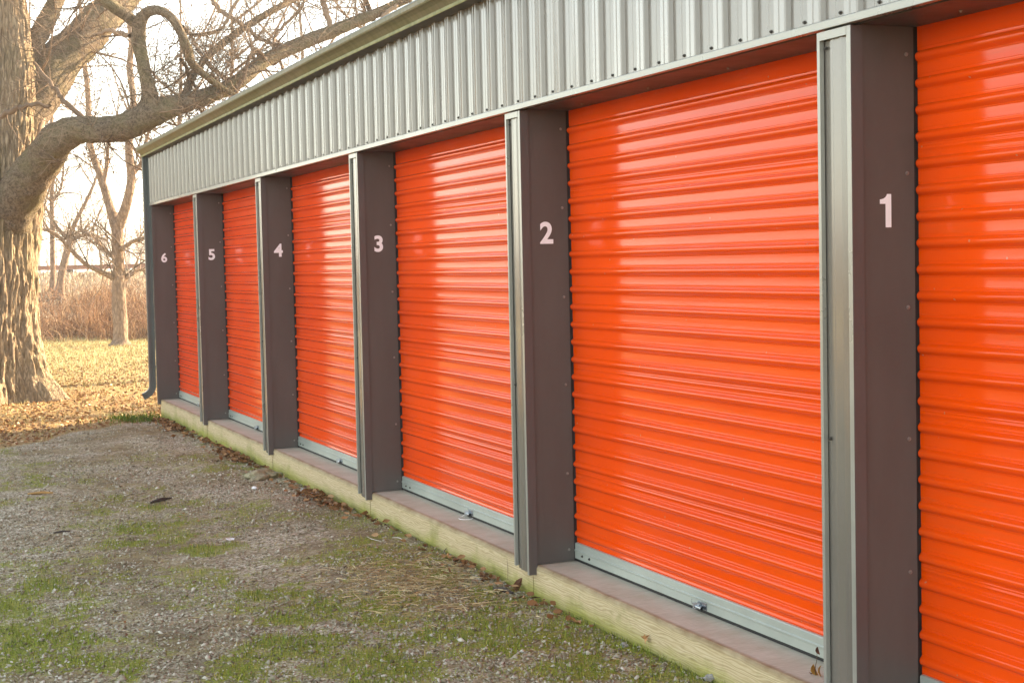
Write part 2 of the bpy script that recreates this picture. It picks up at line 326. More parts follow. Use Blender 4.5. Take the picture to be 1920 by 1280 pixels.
class MB:
    def __init__(s): s.v = []; s.f = []
    def add(s, V, Fc):
        b = len(s.v); s.v += [tuple(p) for p in V]; s.f += [tuple(i+b for i in q) for q in Fc]; return s
    def box(s, x0, x1, y0, y1, z0, z1):
        V = [(x, y, z) for x in (x0, x1) for y in (y0, y1) for z in (z0, z1)]
        return s.add(V, [(0,1,3,2),(4,6,7,5),(0,4,5,1),(2,3,7,6),(0,2,6,4),(1,5,7,3)])
    def sweep(s, prof, axis, a, b, closed=True, steps=1):
        """prof list of 2-D points; axis 'y' -> (x,z) swept along y; 'z' -> (x,y) swept along z"""
        n = len(prof); V = []
        for i in range(steps+1):
            t = a+(b-a)*i/steps
            for p, q in prof: V.append((p, t, q) if axis == 'y' else (p, q, t))
        Fc = []
        for i in range(steps):
            for j in range(n if closed else n-1):
                k = (j+1) % n; Fc.append((i*n+j, i*n+k, (i+1)*n+k, (i+1)*n+j))
        if closed: Fc += [tuple(range(n))[::-1], tuple(steps*n+j for j in range(n))]
        return s.add(V, Fc)
    def build(s, name, mat, parent=None, smooth=False, bev=0, sol=0):
        me = bpy.data.meshes.new(name); me.from_pydata(s.v, [], s.f)
        bm = bmesh.new(); bm.from_mesh(me); bmesh.ops.recalc_face_normals(bm, faces=bm.faces); bm.to_mesh(me); bm.free()
        o = link(name, me, mat, parent, smooth)
        if sol: m = o.modifiers.new('thick', 'SOLIDIFY'); m.thickness = sol; m.offset = 0
        if bev: m = o.modifiers.new('bevel', 'BEVEL'); m.width = bev; m.segments = 2; m.limit_method = 'ANGLE'
        return o

# tubes: list of (points, radii) -> arrays
def smooth_path(pts, rad, sub):
    pts = np.array(pts, float); rad = np.array(rad, float); n = len(pts)
    if sub <= 1 or n < 3: return pts, rad
    P_ = np.vstack([2*pts[0]-pts[1], pts, 2*pts[-1]-pts[-2]]); out = []; ro = []
    for i in range(n-1):
        p0, p1, p2, p3 = P_[i:i+4]
        for k in range(sub):
            t = k/sub; out.append(.5*((2*p1)+(-p0+p2)*t+(2*p0-5*p1+4*p2-p3)*t*t+(-p0+3*p1-3*p2+p3)*t**3))
            ro.append(rad[i]*(1-t)+rad[i+1]*t)
    out.append(pts[-1]); ro.append(rad[-1]); return np.array(out), np.array(ro)
def tube(pts, rad, seg, lump=0., fseed=0):
    n = len(pts); T = np.gradient(pts, axis=0); T /= np.linalg.norm(T, axis=1)[:, None]+1e-9
    a = np.array([0, 0, 1.]) if abs(T[0, 2]) < .9 else np.array([1., 0, 0])
    u = np.cross(T[0], a); u /= np.linalg.norm(u); V = np.empty((n, seg, 3)); th = np.linspace(0, 2*np.pi, seg, endpoint=False)
    c, s = np.cos(th), np.sin(th)
    for i in range(n):
        u = u-T[i]*(u@T[i]); u /= np.linalg.norm(u)+1e-9; w = np.cross(T[i], u)
        r = np.full(seg, rad[i])
        if lump: r = r*(1+lump*(np.sin(3*th+i*.7+fseed)+.7*np.sin(5*th-i*1.3+fseed)+.6*np.sin(2*th+i*2.1)))
        V[i] = pts[i]+r[:, None]*(c[:, None]*u+s[:, None]*w)
    V = V.reshape(-1, 3); i = np.arange(n-1)[:, None]*seg; j = np.arange(seg)[None]; k = (j+1) % seg
    Fq = np.stack([i+j, i+k, i+seg+k, i+seg+j], -1).reshape(-1, 4); return V, Fq
def tubes_mesh(name, lst, tones=None):
    Vs = []; Fs = []; ts = []; b = 0
    for q, (pts, rad, seg) in enumerate(lst):
        V, F_ = tube(np.asarray(pts, float), np.asarray(rad, float), seg, .05 if seg > 5 else 0, q)
        Vs.append(V); Fs.append(F_+b); b += len(V); ts.append(np.full(len(V), rng.random() if tones is None else tones))
    return npmesh(name, np.vstack(Vs), np.vstack(Fs), 4, {'tone': np.concatenate(ts)})
def grow(p, d, length, r, level, out, wander=.35, up=.04, kids=5, seglen=None, minr=.0022, seg=4, spread=.8):
    """one crooked branch with its children; appends (pts, radii, sides)"""
    n = max(3, int(length/(seglen or max(.07, length/9)))); st = length/n; pts = [np.array(p, float)]; rad = [r]; d = np.array(d, float); d /= np.linalg.norm(d)
    heads = []
    for i in range(n):
        d = d + rng.normal(0, wander, 3)*.5 + np.array([0, 0, up]); d /= np.linalg.norm(d)
        pts.append(pts[-1]+d*st); rad.append(max(minr, r*(1-(i+1)/n*.82))); heads.append(d.copy())
    out.append((np.array(pts), rad, seg if r > .02 else 3))
    if level <= 0: return
    for k in range(kids):
        i = int(rng.integers(max(1, n//5), n)); hd = heads[i]; sd = rng.normal(0, 1, 3); sd -= hd*(sd@hd); sd /= np.linalg.norm(sd)+1e-9
        nd = hd*(1-spread*.5)+sd*spread+np.array([0, 0, .1])
        grow(pts[i], nd, length*rng.uniform(.35, .65), max(minr, rad[i]*rng.uniform(.45, .7)), level-1, out, wander, up, kids, None, minr, seg, spread)

# ---------------------------------------------------------------- the ground
def ground_grid():
    xs = np.concatenate([[-900, -500, -250, -140, -80, -50], np.arange(-34, -9, 2.), np.arange(-9, .75, .055), np.arange(1, 12, .5), np.arange(12, 40, 2.), [50, 80, 140, 250, 500, 900]])
    ys = np.concatenate([[-600, -300, -150, -80, -40, -20], np.arange(-10, 2, 1.), np.arange(2, 20.6, .055), np.arange(20.8, 44, .3), np.arange(44, 64, .5), np.arange(65, 100, 4.), [120, 160, 220, 300, 420, 600, 900]])
    X, Y = np.meshgrid(xs, ys); Z = gz(X, Y)
    fine = (X > -9) & (X < .8) & (Y > 2) & (Y < 20.6)
    Z = Z + fine*(rng.normal(0, .0022, X.shape))
    inside = (X > .06) & (X < DEPTH) & (Y > YA+.1) & (Y < YB-.1); Z = np.where(inside, -.28, Z)
    V = np.stack([X, Y, Z], -1).reshape(-1, 3); nx = len(xs); ny = len(ys)
    i = np.arange(ny-1)[:, None]*nx; j = np.arange(nx-1)[None]
    Fq = np.stack([i+j, i+j+1, i+nx+j+1, i+nx+j], -1).reshape(-1, 4)
    mo = moss(X, Y).ravel(); so_ = soil(X, Y).ravel(); lw = np.clip(.5+(Y-bound(X))*1.3, 0, 1).ravel(); lw = np.maximum(lw, np.clip(.5+(-7.5-X.ravel())*.6, 0, 1)); bk = sst(43, 47, Y+1.2*np.sin(X*.13)).ravel()
    cy = V[Fq].mean(1); which = np.where(cy[:, 1] > 46, 2, np.where((cy[:, 1] > bound(cy[:, 0])) | (cy[:, 0] < -9) | (cy[:, 0] > .4) | (cy[:, 1] < 2), 1, 0))
    for w, nm in ((0, 'gravel_yard'), (1, 'lawn'), (2, 'embankment')):
        f = Fq[which == w]; used = np.unique(f); mp = np.zeros(len(V), np.int32); mp[used] = np.arange(len(used))
        o = link(nm, npmesh(nm, V[used], mp[f], 4, {'soil': so_[used], 'moss': mo[used], 'lawn': lw[used], 'bank': bk[used]}), M['ground'], smooth=True)
        tag(o, {'gravel_yard': 'grey gravel yard with mossy patches in front of the doors', 'lawn': 'sunlit leafy lawn beyond the end of the building',
                'embankment': 'dry grassy bank rising behind the lawn'}[nm], {'gravel_yard': 'gravel', 'lawn': 'lawn', 'embankment': 'bank'}[nm], kind='structure')
ground_grid()

# scatter helpers ------------------------------------------------------------
OCT = np.array([[1,0,0],[-1,0,0],[0,1,0],[0,-1,0],[0,0,1],[0,0,-1]], float)
OCF = np.array([[0,2,4],[2,1,4],[1,3,4],[3,0,4],[2,0,5],[1,2,5],[3,1,5],[0,3,5]])
def stones(name, n, xy, size, mat, label, cat):
    x, y = xy; n = len(x); a = rng.uniform(0, 6.28, n); sz = size
    V = OCT[None]*(1+rng.uniform(-.3, .3, (n, 6, 1))) + rng.normal(0, .18, (n, 6, 3))
    V *= np.stack([sz*rng.uniform(.8, 1.3, n), sz*rng.uniform(.6, 1, n), sz*rng.uniform(.4, .75, n)], -1)[:, None]
    tl = rng.normal(0, .35, n); c, s = np.cos(a)[:, None], np.sin(a)[:, None]
    X = V[..., 0]*c-V[..., 1]*s; Yy = V[..., 0]*s+V[..., 1]*c; Z = V[..., 2]+X*tl[:, None]
    V = np.stack([X+x[:, None], Yy+y[:, None], Z+(gz(x, y)+sz*.15)[:, None]], -1).reshape(-1, 3)
    Fc = (OCF[None]+np.arange(n)[:, None, None]*6).reshape(-1, 3)
    o = link(name, npmesh(name, V, Fc, 3, {'tone': np.repeat(rng.beta(2.2, 2.6, n), 6)}), mat)
    return tag(o, label, cat, kind='stuff')
def sample(n, x0, x1, y0, y1, w):
    x = rng.uniform(x0, x1, n*4); y = rng.uniform(y0, y1, n*4); p = w(x, y)
    k = rng.random(n*4) < p; return x[k][:n], y[k][:n]
def dens(x, y): return np.clip((4.5/np.hypot(x+3.3, y+.3))**1.6, .03, 1)*(y < bound(x)-.1)*(1-.75*np.clip(moss(x, y), 0, 1))*(1-.6*np.clip(soil(x, y), 0, 1))*(.25+.75*(noise2(x, y, 1.7, 3) > .42))
x, y = sample(150000, -6.5, .02, 3.2, 19, dens)
stones('gravel_stones', 0, (x, y), np.clip(rng.lognormal(math.log(.0085), .40, len(x)), .003, .021), M['stone'], 'loose grey gravel stones covering the yard', 'gravel')
def blades(name, x, y, h, w, mat, label, cat, lean=.5, z=None, flat=0., kind='stuff', tone=None, roll=0.):
    n = len(x); a = rng.uniform(0, 6.28, n); z = gz(x, y) if z is None else z
    dx, dy = np.cos(a), np.sin(a); b = rng.uniform(0, 6.28, n); ln = rng.uniform(.1, 1, n)*lean*h; ox, oy = np.cos(b)*ln, np.sin(b)*ln
    hh = h*np.sqrt(np.clip(1-(ln/h)**2*.8, .02, 1))*(1-flat)
    B = np.stack([x, y, z], -1); W = np.stack([dx*(1-roll*.5), dy*(1-roll*.5), 0*dx+roll], -1)*(w/2)[:, None]
    Md = B+np.stack([ox*.35, oy*.35, hh*.6], -1); T = B+np.stack([ox, oy, hh], -1)
    V = np.stack([B-W, B+W, Md+W*.8, Md-W*.8, T+W*.1, T-W*.1], 1).reshape(-1, 3)
    f = np.array([[0,1,2,3],[3,2,4,5]]); Fc = (f[None]+np.arange(n)[:, None, None]*6).reshape(-1, 4)
    t = rng.random(n) if tone is None else tone
    o = link(name, npmesh(name, V, Fc, 4, {'tone': np.repeat(t, 6)}), mat)
    return tag(o, label, cat, kind=kind) if label else o
def mdens(x, y): return np.clip(moss(x, y)*1.5-.35+.8*(noise2(x, y, 5.3, 9)-.5), 0, 1)*(y < bound(x))*np.clip(6/np.hypot(x+3.3, y), .2, 1)
x, y = sample(80000, -6.5, .02, 3.2, 19, mdens); n = len(x)
blades('yard_grass', x, y, rng.uniform(.010, .030, n)*(.6+1.0*moss(x, y)), rng.uniform(.0018, .004, n), M['grass'], 'short green grass and moss growing in patches on the gravel', 'grass', .8, tone=np.clip(rng.beta(1.8, 2.0, n)*1.3-.35*moss(x, y), 0, 1))
# dry straw lying beside the second pillar
x = []; y = []
c = on_plane(790, 1095, 2, -.17)
x = rng.normal(c[0], .25, 1300); y = rng.normal(c[1], .40, 1300); k = x < -.02; x = x[k]; y = y[k]; n = len(x)
blades('dry_straw', x, y, rng.uniform(.06, .22, n), rng.uniform(.003, .0055, n), M['straw'], 'flattened dry straw lying on the gravel left of the second pillar', 'straw', 1., z=gz(x, y)+rng.uniform(.010, .034, n), flat=.93, roll=.9)
x, y = sample(7000, -5.5, 0, 3.6, 19, lambda x, y: .2+.8*(noise2(x, y, 1.1, 5) > .55)*1.); n = len(x)
blades('scattered_straw', x, y, rng.uniform(.02, .10, n), rng.uniform(.0015, .003, n), M['straw'], 'thin bits of dead grass strewn over the gravel', 'straw', 1., z=gz(x, y)+.008, flat=.9, roll=.8)

def leaves(name, x, y, sz, mat, label, cat, z=None, upright=.35):
    n = len(x); z = gz(x, y)+.006 if z is None else z
    V = np.array([[-1, 0, 0], [-.3, -.55, .12], [.5, -.4, .1], [1, 0, .25], [.45, .45, .1], [-.35, .5, .15], [0, 0, -.08]])
    Fc = np.array([[0,1,6],[1,2,6],[2,3,6],[3,4,6],[4,5,6],[5,0,6]])
    W = V[None]*sz[:, None, None]*.5*(1+rng.uniform(-.2, .2, (n, 7, 1)))
    W[..., 2] *= rng.uniform(-1.5, 3.2, n)[:, None]
    a = rng.uniform(0, 6.28, n); tx = rng.normal(0, upright, n); ca, sa, ct, st = np.cos(a)[:, None], np.sin(a)[:, None], np.cos(tx)[:, None], np.sin(tx)[:, None]
    Y0 = W[..., 1]*ct-W[..., 2]*st; Z0 = W[..., 1]*st+W[..., 2]*ct; X1 = W[..., 0]*ca-Y0*sa; Y1_ = W[..., 0]*sa+Y0*ca
    V = np.stack([X1+x[:, None], Y1_+y[:, None], Z0+z[:, None]+np.abs(np.sin(tx))[:, None]*sz[:, None]*.3], -1).reshape(-1, 3)
    Fc = (Fc[None]+np.arange(n)[:, None, None]*7).reshape(-1, 3)
    return tag(link(name, npmesh(name, V, Fc, 3, {'tone': np.repeat(rng.beta(2, 2.2, n), 7)}), mat), label, cat, kind='stuff')
# leaf litter drifted against the sill timbers
x = -rng.gamma(1.6, .045, 5200)-.01; y = rng.uniform(5, 19.4, 5200); wv = .12+.88*(np.sin(y*1.7+1)+np.sin(y*3.9)*.6 > .25)
wv = wv*np.interp(y, [5, 8, 10.5, 12.5, 19.5], [.06, .15, .6, .9, 1]); k = rng.random(5200) < wv; x = x[k]; y = y[k]
leaves('leaf_litter', x, y, rng.uniform(.02, .07, len(x)), M['leaf'], 'brown dead leaves drifted along the foot of the timber sills', 'dead leaves', z=gz(x, y)+rng.uniform(0, .035, len(x)), upright=.8)
x, y = sample(420, -5, 0, 4, 18.5, lambda x, y: .5+0*x)
leaves('stray_leaves', x, y, rng.uniform(.012, .035, len(x)), M['leaf'], 'small scraps of dead leaf scattered over the gravel', 'dead leaves')
# the lawn's leaves and grass
x, y = sample(46000, -9, 9, 17, 44, lambda x, y: (y > bound(x)+.05)*((x < -.1) | (y > YB+.2))*np.clip((20/y)**3.4, .05, 1)*(.25+.75*(noise2(x, y, .8, 14) > .40)))
leaves('fallen_leaves', x, y, rng.uniform(.025, .065, len(x)), M['lawnleaf'], 'sunlit fallen leaves carpeting the lawn under the old tree', 'fallen leaves', upright=.7)
x, y = sample(70000, -11, 13, 17, 45, lambda x, y: (y > bound(x)-.1)*((x < -.05) | (y > YB+.2))*np.clip(.15+(y-22)/18, .15, 1)); n = len(x)
blades('lawn_grass', x, y, rng.uniform(.03, .10, n), rng.uniform(.006, .014, n), M['lawngrass'], 'dry yellow green grass of the lawn', 'grass', .7)
x, y = sample(1500, -1.5, .0, 18.7, 20.6, lambda x, y: np.exp(-((x+.33)/.28)**2-((y-19.6)/.3)**2)); n = len(x)
blades('green_tuft', x, y, rng.uniform(.04, .12, n), rng.uniform(.006, .012, n), M['grass'], 'dark green grass tuft below the downspout outlet', 'grass', .7, tone=rng.uniform(0, .25, n))
# dry brush on the foot of the bank, pale grass above it
x, y = sample(60000, -16, 18, 43, 54, lambda x, y: np.clip(1.15-(y-43)/10, 0, 1)*(.08+.92*sst(.42, .55, fbm(x, y, .55, 3)))); n = len(x)
blades('dry_brush', x, y, rng.uniform(.15, .95, n)*(.12+3.6*fbm(x+80, y, .9, 3)**2.4)*np.clip(1.15-(y-44)/16, .4, 1.1), rng.uniform(.008, .024, n), M['brush'], 'tangled rusty brown brush at the foot of the bank', 'brush', 1.05)
x, y = sample(36000, -18, 22, 46, 66, lambda x, y: np.clip((y-46)/8, 0, 1)); n = len(x)
blades('bank_grass', x, y, rng.uniform(.06, .3, n)*np.clip((62.5-y)/6, .3, 1), rng.uniform(.02, .05, n), M['palegrass'], 'pale dry grass on the upper bank below the rail', 'grass', .8)

# ---------------------------------------------------------------- the storage building
B = empty('storage_building', (0, (YA+YEND)/2, -.2), 'long low storage building with orange roll up doors and ribbed grey fascia', 'storage building')
# ribbed fascia panels, swept in z with thickness
def rib_profile(y0, y1, x0=0., pitch=.232, phase=0.):
    pts = []; k0 = math.floor((y0-phase)/pitch)-1
    cell = [(.0, 0.0000), (.007, -0.0180), (.011, -0.0206), (.016, -0.0206), (.018, -0.0203), (.058, -0.0139), (.060, -0.0135), (.064, -0.0158), (.069, -0.0128), (.071, -0.0124), (.108, -0.0064), (.110, -0.0060), (.116, -0.0008), (.119, 0.0000), (.150, 0.0000), (.155, -0.0023), (.163, -0.0023), (.168, 0.0000), (.170, 0.0000), (.229, 0.0000)]
    for k in range(k0, k0+int((y1-y0)/pitch)+4):
        for dy, dx in cell:
            yy = phase+k*pitch+dy
            if y0 < yy < y1: pts.append((x0+dx, yy))
    return [(x0, y0)]+pts+[(x0, y1)]
ZT, ZB = 3.185, 2.545
SCR0 = 7.890
pr = rib_profile(YA-.02, YEND+.045, 0., .232, SCR0-.137)
mb = MB(); mb.sweep(pr, 'z', ZB, ZT+.03, closed=False); fas = mb.build('fascia', M['steel'], B, sol=.0015)
mb = MB(); prof = [(-.024, 2.523), (.006, 2.523), (.006, 2.556), (-.020, 2.556), (-.024, 2.552)]
mb.sweep(prof, 'y', YA-.02, YEND+.045); mb.build('bottom_trim', M['trim'], fas, bev=.002)
mb = MB(); mb.sweep([(.0, -.0), (.0045, .0026), (0, .0052), (-.0045, .0026)], 'z', 0, .004)
def screw_mesh(nm, r, h, axis):
    m = MB(); k = 8; V = []
    for rr, hh in ((r*1.5, 0), (r*1.5, h*.25), (r, h*.3), (r*.85, h), (0.0005, h*1.02)):
        for i in range(k):
            a = i*6.283/k; p = (rr*math.cos(a), rr*math.sin(a))
            V.append((-hh, p[0], p[1]) if axis == 'x' else (p[0], -hh, p[1]) if axis == 'y' else (p[0], p[1], -hh))
    Fc = [(i*k+j, i*k+(j+1) % k, (i+1)*k+(j+1) % k, (i+1)*k+j) for i in range(4) for j in range(k)]
    m.add(V, Fc); me = bpy.data.meshes.new(nm); me.from_pydata(m.v, [], m.f); return me
s1 = screw_mesh('screw', .0052, .008, 'x'); s1.materials.append(M['darkscrew'])
s2 = screw_mesh('screw', .0055, .007, 'y'); s2.materials.append(M['screw'])
s3 = screw_mesh('screw', .0055, .007, 'z'); s3.materials.append(M['screw'])
def put(me, name, loc, parent):
    o = bpy.data.objects.new(name, me); col.objects.link(o); o.parent = parent
    off = Vector((0, 0, 0)); q = parent
    while q is not None: off += q.location; q = q.parent
    o.location = Vector(loc)-off; return o
k = int((SCR0-(YA+.1))/.232)
for i in range(-k, int((YEND-SCR0)/.232)+1): put(s1, 'screw', (-.001, SCR0+i*.232, 2.572), fas)
# header soffit
sof = MB().box(SX, DX+.12, YA-.02, YEND+.04, H+.0005, H+.02).build('soffit', M['flash'], B)
for kk in range(6):
    for i in range(4): put(s3, 'screw', (.205, YA+kk*P+PW+.25+i*.75, H), sof)
# gutter
def gz_g(y): return 3.150+.0055*np.clip(20-y, 0, 9)
def gutter():
    prof = [(.004, .03), (.004, .0), (-.094, .0), (-.094, .012)]
    face = [(-.096, .012), (-.096, .024), (-.104, .034), (-.120, .052), (-.138, .066), (-.153, .074), (-.158, .084), (-.158, .110)]
    top = [(-.160, .110), (-.160, .118), (-.146, .118), (-.146, .108)]
    ys = [YA-.05]+list(np.arange(2, 20, 1.))+[YEND+.115]
    def sw(pf, nm, mat, par, cap=None):
        V = []; n = len(pf)
        for yy in ys:
            for a, b in pf: V.append((a, yy, gz_g(yy)+b))
        Fc = [(i*n+j, i*n+j+1, (i+1)*n+j+1, (i+1)*n+j) for i in range(len(ys)-1) for j in range(n-1)]
        m = MB().add(V, Fc); o = m.build(nm, mat, par, sol=.002); return o
    g = sw(face, 'gutter', M['gutter'], B)
    sw(prof, 'gutter_base', M['flash'], g); sw([(-.0975, .0), (-.0995, .006), (-.0995, .018), (-.0965, .022)], 'gutter_lip', M['lip'], g); sw(top, 'gutter_rim', M['pipe'], g)
    yy = YEND+.116; z0 = gz_g(yy)
    V = [(a, yy, z0+b) for a, b in ([(.004, .0)]+prof[2:]+face+[(.004, .110)])]; n = len(V)
    m = MB().add(V+[(a, b+.003, c) for a, b, c in V], [tuple(range(n)), tuple(range(n, 2*n))[::-1]]+[(i, (i+1) % n, n+(i+1) % n, n+i) for i in range(n)])
    m.build('end_cap', M['gutter'], g)
gutter()
# roof, end wall, back wall, walls behind the doors
mb = MB(); ys = np.arange(YA-.06, YEND+.14, .0766); V = []
for i, yy in enumerate(ys):
    hgt = .022 if i % 3 == 0 else 0
    V += [(-.05, yy, 3.262+hgt+.0055*max(0, 20-yy)*.0), (DEPTH/2, yy, 3.262+hgt+.62), (DEPTH+.1, yy, 3.262+hgt)]
Fc = [(3*i+a, 3*i+a+1, 3*i+a+4, 3*i+a+3) for i in range(len(ys)-1) for a in (0, 1)]
mb.add(V, Fc).build('roof', M['roof'], B, sol=.003)
mb = MB(); mb.add([(.034, YB-.02, -.2), (DEPTH, YB-.02, -.2), (DEPTH, YB-.02, 3.2), (DEPTH/2, YB-.02, 3.84), (.034, YB-.02, 3.2),
                   (.034, YB+.0, -.2), (DEPTH, YB+.0, -.2), (DEPTH, YB+.0, 3.2), (DEPTH/2, YB+.0, 3.84), (.034, YB+.0, 3.2)],
                  [(0,1,2,3,4), (9,8,7,6,5), (0,5,6,1), (1,6,7,2), (2,7,8,3), (3,8,9,4), (4,9,5,0)])
mb.build('end_wall', M['steel'], B)
mb = MB(); mb.add([(x, y-YB+YA+.02, z) for x, y, z in mb.v], []) if False else None
mb = MB(); mb.add([(.034, YA-.02, -.2), (DEPTH, YA-.02, -.2), (DEPTH, YA-.02, 3.2), (DEPTH/2, YA-.02, 3.84), (.034, YA-.02, 3.2),
                   (.034, YA, -.2), (DEPTH, YA, -.2), (DEPTH, YA, 3.2), (DEPTH/2, YA, 3.84), (.034, YA, 3.2)],
                  [(0,1,2,3,4), (9,8,7,6,5), (0,5,6,1), (1,6,7,2), (2,7,8,3), (3,8,9,4), (4,9,5,0)])
mb.build('end_wall', M['steel'], B)
MB().box(DEPTH, DEPTH+.02, YA, YB-.02, -.2, 3.22).build('back_wall', M['steel'], B)
MB().box(DX+.13, DX+.15, YA+.01, YB-.03, -.2, 3.2).build('inner_wall', M['track'], B)
# pillars
DIG = {
 '1': None}
def digit_mesh(ch, h):
    cu = bpy.data.curves.new('d', 'FONT'); cu.body = ch; cu.size = 1; cu.offset = .03; cu.extrude = 0.0; cu.resolution_u = 8
    o = bpy.data.objects.new('d', cu); col.objects.link(o); dg = bpy.context.evaluated_depsgraph_get()
    me = bpy.data.meshes.new_from_object(o.evaluated_get(dg)); bpy.data.objects.remove(o)
    V = np.array([v.co[:] for v in me.vertices]); lo = V.min(0); hi = V.max(0); s = h/(hi[1]-lo[1]); V = (V-(lo+hi)/2)*s*np.array([1.0, 1, 1])
    polys = [tuple(p.vertices) for p in me.polygons]; return V, polys
def one_mesh(h):
    # bold flat figure one with curved flag, no foot
    pts = [(.06, -.5), (.27, -.5), (.27, .5), (.115, .5), (.095, .45), (.05, .40), (-.01, .365), (-.09, .345), (-.145, .34), (-.145, .205), (.06, .205)]
    V = np.array([(x-.06, y, 0) for x, y in pts])*h; return V, [tuple(range(len(pts)))]
for kk in range(-1, 6):
    yn = Y1+kk*P; yf = yn+PW if kk < 5 else yn+.05
    words = {-1: 'near end pillar', 0: 'pillar numbered 1', 1: 'pillar numbered 2', 2: 'pillar numbered 3', 3: 'pillar numbered 4', 4: 'pillar numbered 5', 5: 'corner pillar numbered 6'}[kk]
    zt = H-.006
    if kk < 5:
        # ribbed infill strip on the front
        pf = [(.012, yf-.012), (.012, yf-.055), (.002, yf-.068), (.002, yf-.078), (.004, yf-.082), (.004, yf-.122), (.000, yf-.126), (.000, yf-.134), (.006, yf-.142), (.012, yf-.155), (.012, yn+.025)]
        mb = MB().sweep(pf, 'z', -.045, zt-.01, closed=False); pl = mb.build('pillar', M['steel'], B, sol=.0015)
        # far J trim
        mb = MB(); mb.sweep([(-.012, yf-.018), (-.012, yf), (.05, yf), (.05, yf-.003), (-.009, yf-.003), (-.009, yf-.015), (.006, yf-.015), (.006, yf-.018)], 'z', -.03, zt)
        mb.build('edge_trim', M['trim'], pl)
        # near corner trim (front flange + return leg)
        mb = MB(); mb.sweep([(-.012, yn+.026), (-.012, yn+.001), (-.008, yn+.001), (-.008, yn+.023), (.006, yn+.023), (.006, yn+.026)], 'z', -.052, zt)
        mb.build('corner_trim', M['trim'], pl)
        MB().sweep([(-.0118, yn-.0012), (SX+.006, yn-.0012), (SX+.006, yn+.0008), (-.0118, yn+.0008)], 'z', -.052, zt).build('return_trim', M['flash2'], pl)
        MB().box(-.013, .0, yn+.0265, yf-.0185, zt-.031, zt).build('top_trim', M['trim'], pl)
        # back of the pillar and far return
        MB().box(.05, DX, yf-.004, yf-.002, -.0, H).build('side_panel', M['flash'], pl)
        put(s1, 'screw', (.006, yf-.035, zt-.06), pl); put(s1, 'screw', (.006, yf-.035, 1.0), pl)
    else:
        mb = MB(); mb.sweep([(-.004, yn), (-.004, yf), (.05, yf), (.05, yf-.003), (-.001, yf-.003), (-.001, yn+.003), (SX+.006, yn+.003), (SX+.006, yn)], 'z', -.06, H)
        pl = mb.build('pillar', M['flash'], B)
        MB().box(.036, .06, yf+.0005, yf+.018, -.2, 3.15).build('edge_trim', M['trim'], pl)
    pl['label'] = words
    # near return panel with number
    mb = MB(); y0 = yn+.006
    mb.add([(SX, y0, 0.004), (DX-.004, y0, 0.004), (DX-.004, y0, H-.001), (SX, y0, H-.001), (DX-.004, y0+.03, .004), (DX-.004, y0+.03, H-.001)], [(0, 1, 2, 3), (1, 4, 5, 2)])
    sp = mb.build('side_panel', M['flash'], pl, sol=.0015)
    for z in (2.42, 1.985, 1.49, 1.0, .50, .07): put(s2, 'screw', (.236, y0-.001, z), sp)
    # dark guide track behind the edge of the curtain
    MB().box(DX-.002, DX+.10, yn+.012, yn+.06, 0.002, H).build('guide_track', M['track'], pl)
    if kk >= 0:
        ch = '123456'[kk]; h = .122
        V, pl_ = one_mesh(h) if ch == '1' else digit_mesh(ch, h)
        V3 = [(.1376+p[0]*(1.0 if ch == '1' else 1.0), y0-.0022, 1.848+p[1]) for p in V]
        me = bpy.data.meshes.new('unit_number'); me.from_pydata(V3, [], pl_)
        o = link('unit_number', me, M['white'], sp if False else pl); o['label'] = 'white vinyl number '+ch
# doors
ZBAR = .104
def door_profile():
    pts = [(0, ZBAR-.01)]; z = .161-.0355; pitch = .09802
    pts += [(0, .108), (-.003, .112), (-.003, .117), (0, .120)]
    n = 24
    for i in range(n):
        c = .161+i*pitch
        # underside, crest, long top slope, fine crease
        pts += [(0, c-.0310), (0, c-.0292), (-.0022, c-.0280), (-.0024, c-.0262), (-.0024, c-.0242), (-.0046, c-.0222), (-.0165, c-.0128), (-.0186, c-.0098), (-.0200, c-.0055), (-.0206, c-.0005), (-.0200, c+.0034), (-.0188, c+.0060),
                (-.0174, c+.0076), (-.0032, c+.0180), (-.0020, c+.0184), (-.0022, c+.0215), (-.0036, c+.0282), (-.0034, c+.0292), (-.0002, c+.0302), (0, c+.0318)]
        if i in (19, 9, 3): pts += [(.0, c+.045), (-.003, c+.048), (-.003, c+.052), (0, c+.055), (.0, c+.060), (-.0025, c+.0625), (0, c+.065)]
    pts += [(0, 2.50), (.004, H+.01)]; return pts
dp = door_profile()
